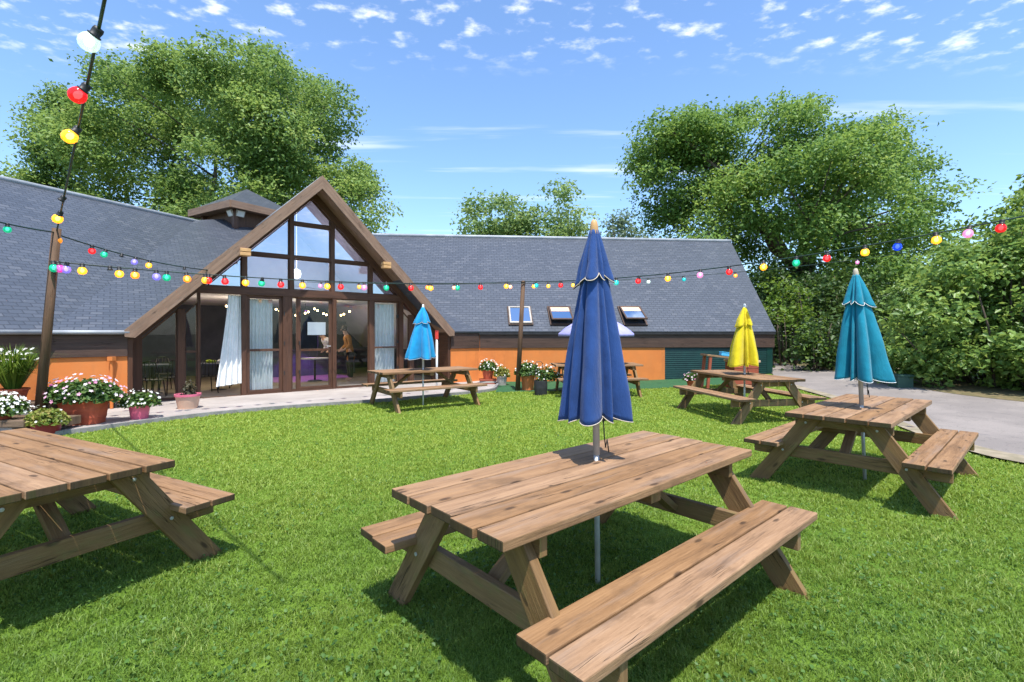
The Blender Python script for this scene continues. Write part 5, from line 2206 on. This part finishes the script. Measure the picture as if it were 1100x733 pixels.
# tall hedge on the right: a body with real depth along the road
rs = random.Random(77)
hp = [(938, 408), (940, 350), (955, 300), (985, 272), (1012, 266), (1035, 246), (1062, 232), (1085, 214), (1110, 196), (1160, 170), (1260, 150), (1260, 450), (1110, 432), (1010, 416)]
hl = []
for k in range(3):
    hl += crown_lobes(hp, 11.6 + 1.0 * k, 62, (14, 30), .45, rs, .85, dgrad=lambda x, y: (1000 - x) * .006 + (y < 330) * (330 - y) * .011)
bush('hedge', 'tall dense broad leaved hedge along the road at the right edge', hl, hedl, 105, 11, .15, 5, .85, .13, 'hedge', None)
tree('roadside_tree', 'young tree rising behind the hedge in the upper right corner', [(1046, 250), (1060, 218), (1078, 205), (1100, 188), (1150, 150), (1230, 140), (1240, 280), (1060, 280)], 15, 30, (12, 26), 1.4, (15.5, 15, .2), (15.5, 15, 2.2), .12, brightl, 34, 11, .17, 35, .7, .2)
# dark undergrowth between hedge and building
u1 = crown_lobes([(842, 398), (846, 350), (880, 330), (945, 320), (950, 404), (900, 402)], 17.2, 30, (12, 20), 1.0, rs, .85)
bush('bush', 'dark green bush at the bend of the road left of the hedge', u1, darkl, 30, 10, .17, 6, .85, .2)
u2 = crown_lobes([(780, 330), (800, 280), (850, 285), (955, 270), (960, 340), (880, 380), (820, 390)], 21, 42, (16, 28), 1.6, rs, .85)
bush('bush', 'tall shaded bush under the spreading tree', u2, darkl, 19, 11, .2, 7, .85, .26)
u3 = crown_lobes([(812, 345), (815, 300), (832, 288), (866, 300), (876, 342), (850, 352)], 19, 14, (10, 17), .6, rs, .8)
bush('bush', 'bright green leafy shrub beside the end of the slate roof', u3, brightl, 32, 11, .16, 8, .8, .2)
u4 = crown_lobes([(850, 392), (856, 352), (885, 344), (898, 390)], 16.6, 8, (10, 15), .4, rs, .8)
bush('bush', 'small bright bush at the road bend', u4, brightl, 32, 10, .14, 9, .8, .17)
u6 = crown_lobes([(745, 350), (790, 285), (960, 280), (1010, 330), (1010, 398), (745, 398)], 25, 60, (18, 30), 1.2, rs, .85)
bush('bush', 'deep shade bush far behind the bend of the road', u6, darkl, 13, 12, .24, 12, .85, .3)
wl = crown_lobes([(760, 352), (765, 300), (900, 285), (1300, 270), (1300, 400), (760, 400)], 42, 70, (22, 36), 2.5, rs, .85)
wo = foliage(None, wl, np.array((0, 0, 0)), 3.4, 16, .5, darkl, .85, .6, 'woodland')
tag(wo, 'dark distant woodland closing the view behind the hedge', 'woodland', kind='stuff')
# long backdrop of trees right of the frame, so that the hedge has company from the side
u5 = crown_lobes([(940, 345), (1000, 275), (1250, 210), (1250, 380), (960, 380)], 19, 40, (24, 40), 1.5, rs, .85)
bush('bush', 'tall green bush rising behind the roadside hedge', u5, oakl, 14, 10, .22, 10, .85, .26)

# ------------------------------------------------------------------ grass
road_edge = [(float(p[0]) - .05, float(p[1])) for p in RN[:34]]
lawn_poly = [(-13, -3), (10.5, -3), (10.5, 1.5)] + road_edge + [(8.4, 15.9)] + [(float(p[0]), float(p[1])) for p in TE[::-1]] + [(float(p[0]), float(p[1])) for p in PE[::-1][8:]] + [(-13, 5.6)]


def np_inpoly(x, y, poly):
    ins = np.zeros(len(x), bool)
    n = len(poly)
    for i in range(n):
        x0, y0 = poly[i]
        x1, y1 = poly[(i + 1) % n]
        if y0 == y1:
            continue
        c_ = ((y0 > y) != (y1 > y)) & (x < (x1 - x0) * (y - y0) / (y1 - y0) + x0)
        ins ^= c_
    return ins


NB = 820000
dmin, dmax = 1.15, 16.5
d = dmin * (dmax / dmin) ** RNG.random(NB)
th = RNG.uniform(-.93, .93, NB)
x, y = d * np.sin(th), d * np.cos(th)
# clumps
cl1 = np.sin(x * 5.1 + 1.3 * np.sin(y * 3.7)) * np.sin(y * 4.6 + 1.1 * np.sin(x * 4.1))
cl2 = np.sin(x * 17 + 2 * np.sin(y * 11)) * np.sin(y * 15 + 2 * np.sin(x * 13))
keep = np_inpoly(x, y, lawn_poly) & (RNG.random(NB) < .80 + .2 * cl2)
x, y, d, cl1, cl2 = x[keep], y[keep], d[keep], cl1[keep], cl2[keep]
n = len(x)
hb = (.022 + .008 * cl1 + .010 * cl2 + RNG.random(n) * .015) * (1 + .012 * d)
wb = np.maximum(.0036, .0016 * d) * RNG.uniform(.7, 1.3, n)
az = RNG.uniform(0, 2 * np.pi, n)
ln = RNG.uniform(.2, 1.25, n) * hb
dx, dy = np.cos(az), np.sin(az)
z0 = hgt(x, y) - .004
fa = RNG.uniform(0, np.pi, n)
sx, sy = np.cos(fa) * wb / 2, np.sin(fa) * wb / 2
B0 = np.stack([x - sx, y - sy, z0], 1)
B1 = np.stack([x + sx, y + sy, z0], 1)
mx_, my_ = x + dx * ln * .35, y + dy * ln * .35
M0 = np.stack([mx_ - sx * .8, my_ - sy * .8, z0 + hb * .65], 1)
M1 = np.stack([mx_ + sx * .8, my_ + sy * .8, z0 + hb * .65], 1)
TP = np.stack([x + dx * ln, y + dy * ln, z0 + hb * RNG.uniform(.75, 1.0, n)], 1)
rnd = np.clip(RNG.random(n) * .75 + .13 + .12 * cl1, 0, 1)
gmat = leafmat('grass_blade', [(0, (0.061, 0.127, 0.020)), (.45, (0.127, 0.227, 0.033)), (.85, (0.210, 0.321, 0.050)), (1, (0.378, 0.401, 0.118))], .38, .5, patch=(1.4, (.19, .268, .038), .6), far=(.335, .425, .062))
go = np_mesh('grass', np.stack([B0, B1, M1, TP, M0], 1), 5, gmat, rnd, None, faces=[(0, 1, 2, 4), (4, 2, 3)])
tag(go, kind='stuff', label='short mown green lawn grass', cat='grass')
# clover leaves and daisies in the near lawn
nc = 9000
d = 1.2 * (7.5 / 1.2) ** RNG.random(nc)
th = RNG.uniform(-.9, .9, nc)
x, y = d * np.sin(th), d * np.cos(th)
keep = np_inpoly(x, y, lawn_poly) & (np.sin(x * 2.3 + 1) * np.sin(y * 2.1 + .4) > -.2)
x, y = x[keep], y[keep]
n = len(x)
C = np.stack([x, y, hgt(x, y) + RNG.uniform(.02, .045, n)], 1)
clov = leafmat('clover_leaf', [(0, (.04, .10, .02)), (.7, (.08, .17, .03)), (1, (.13, .22, .05))], .3)
o = leaves('clover', C, unit(np.array([0, 0, 1.0]) + RNG.normal(size=(n, 3)) * .35), RNG.uniform(.016, .03, n), clov, None, aspect=.9)
tag(o, kind='stuff', label='small clover leaves among the lawn grass', cat='clover')
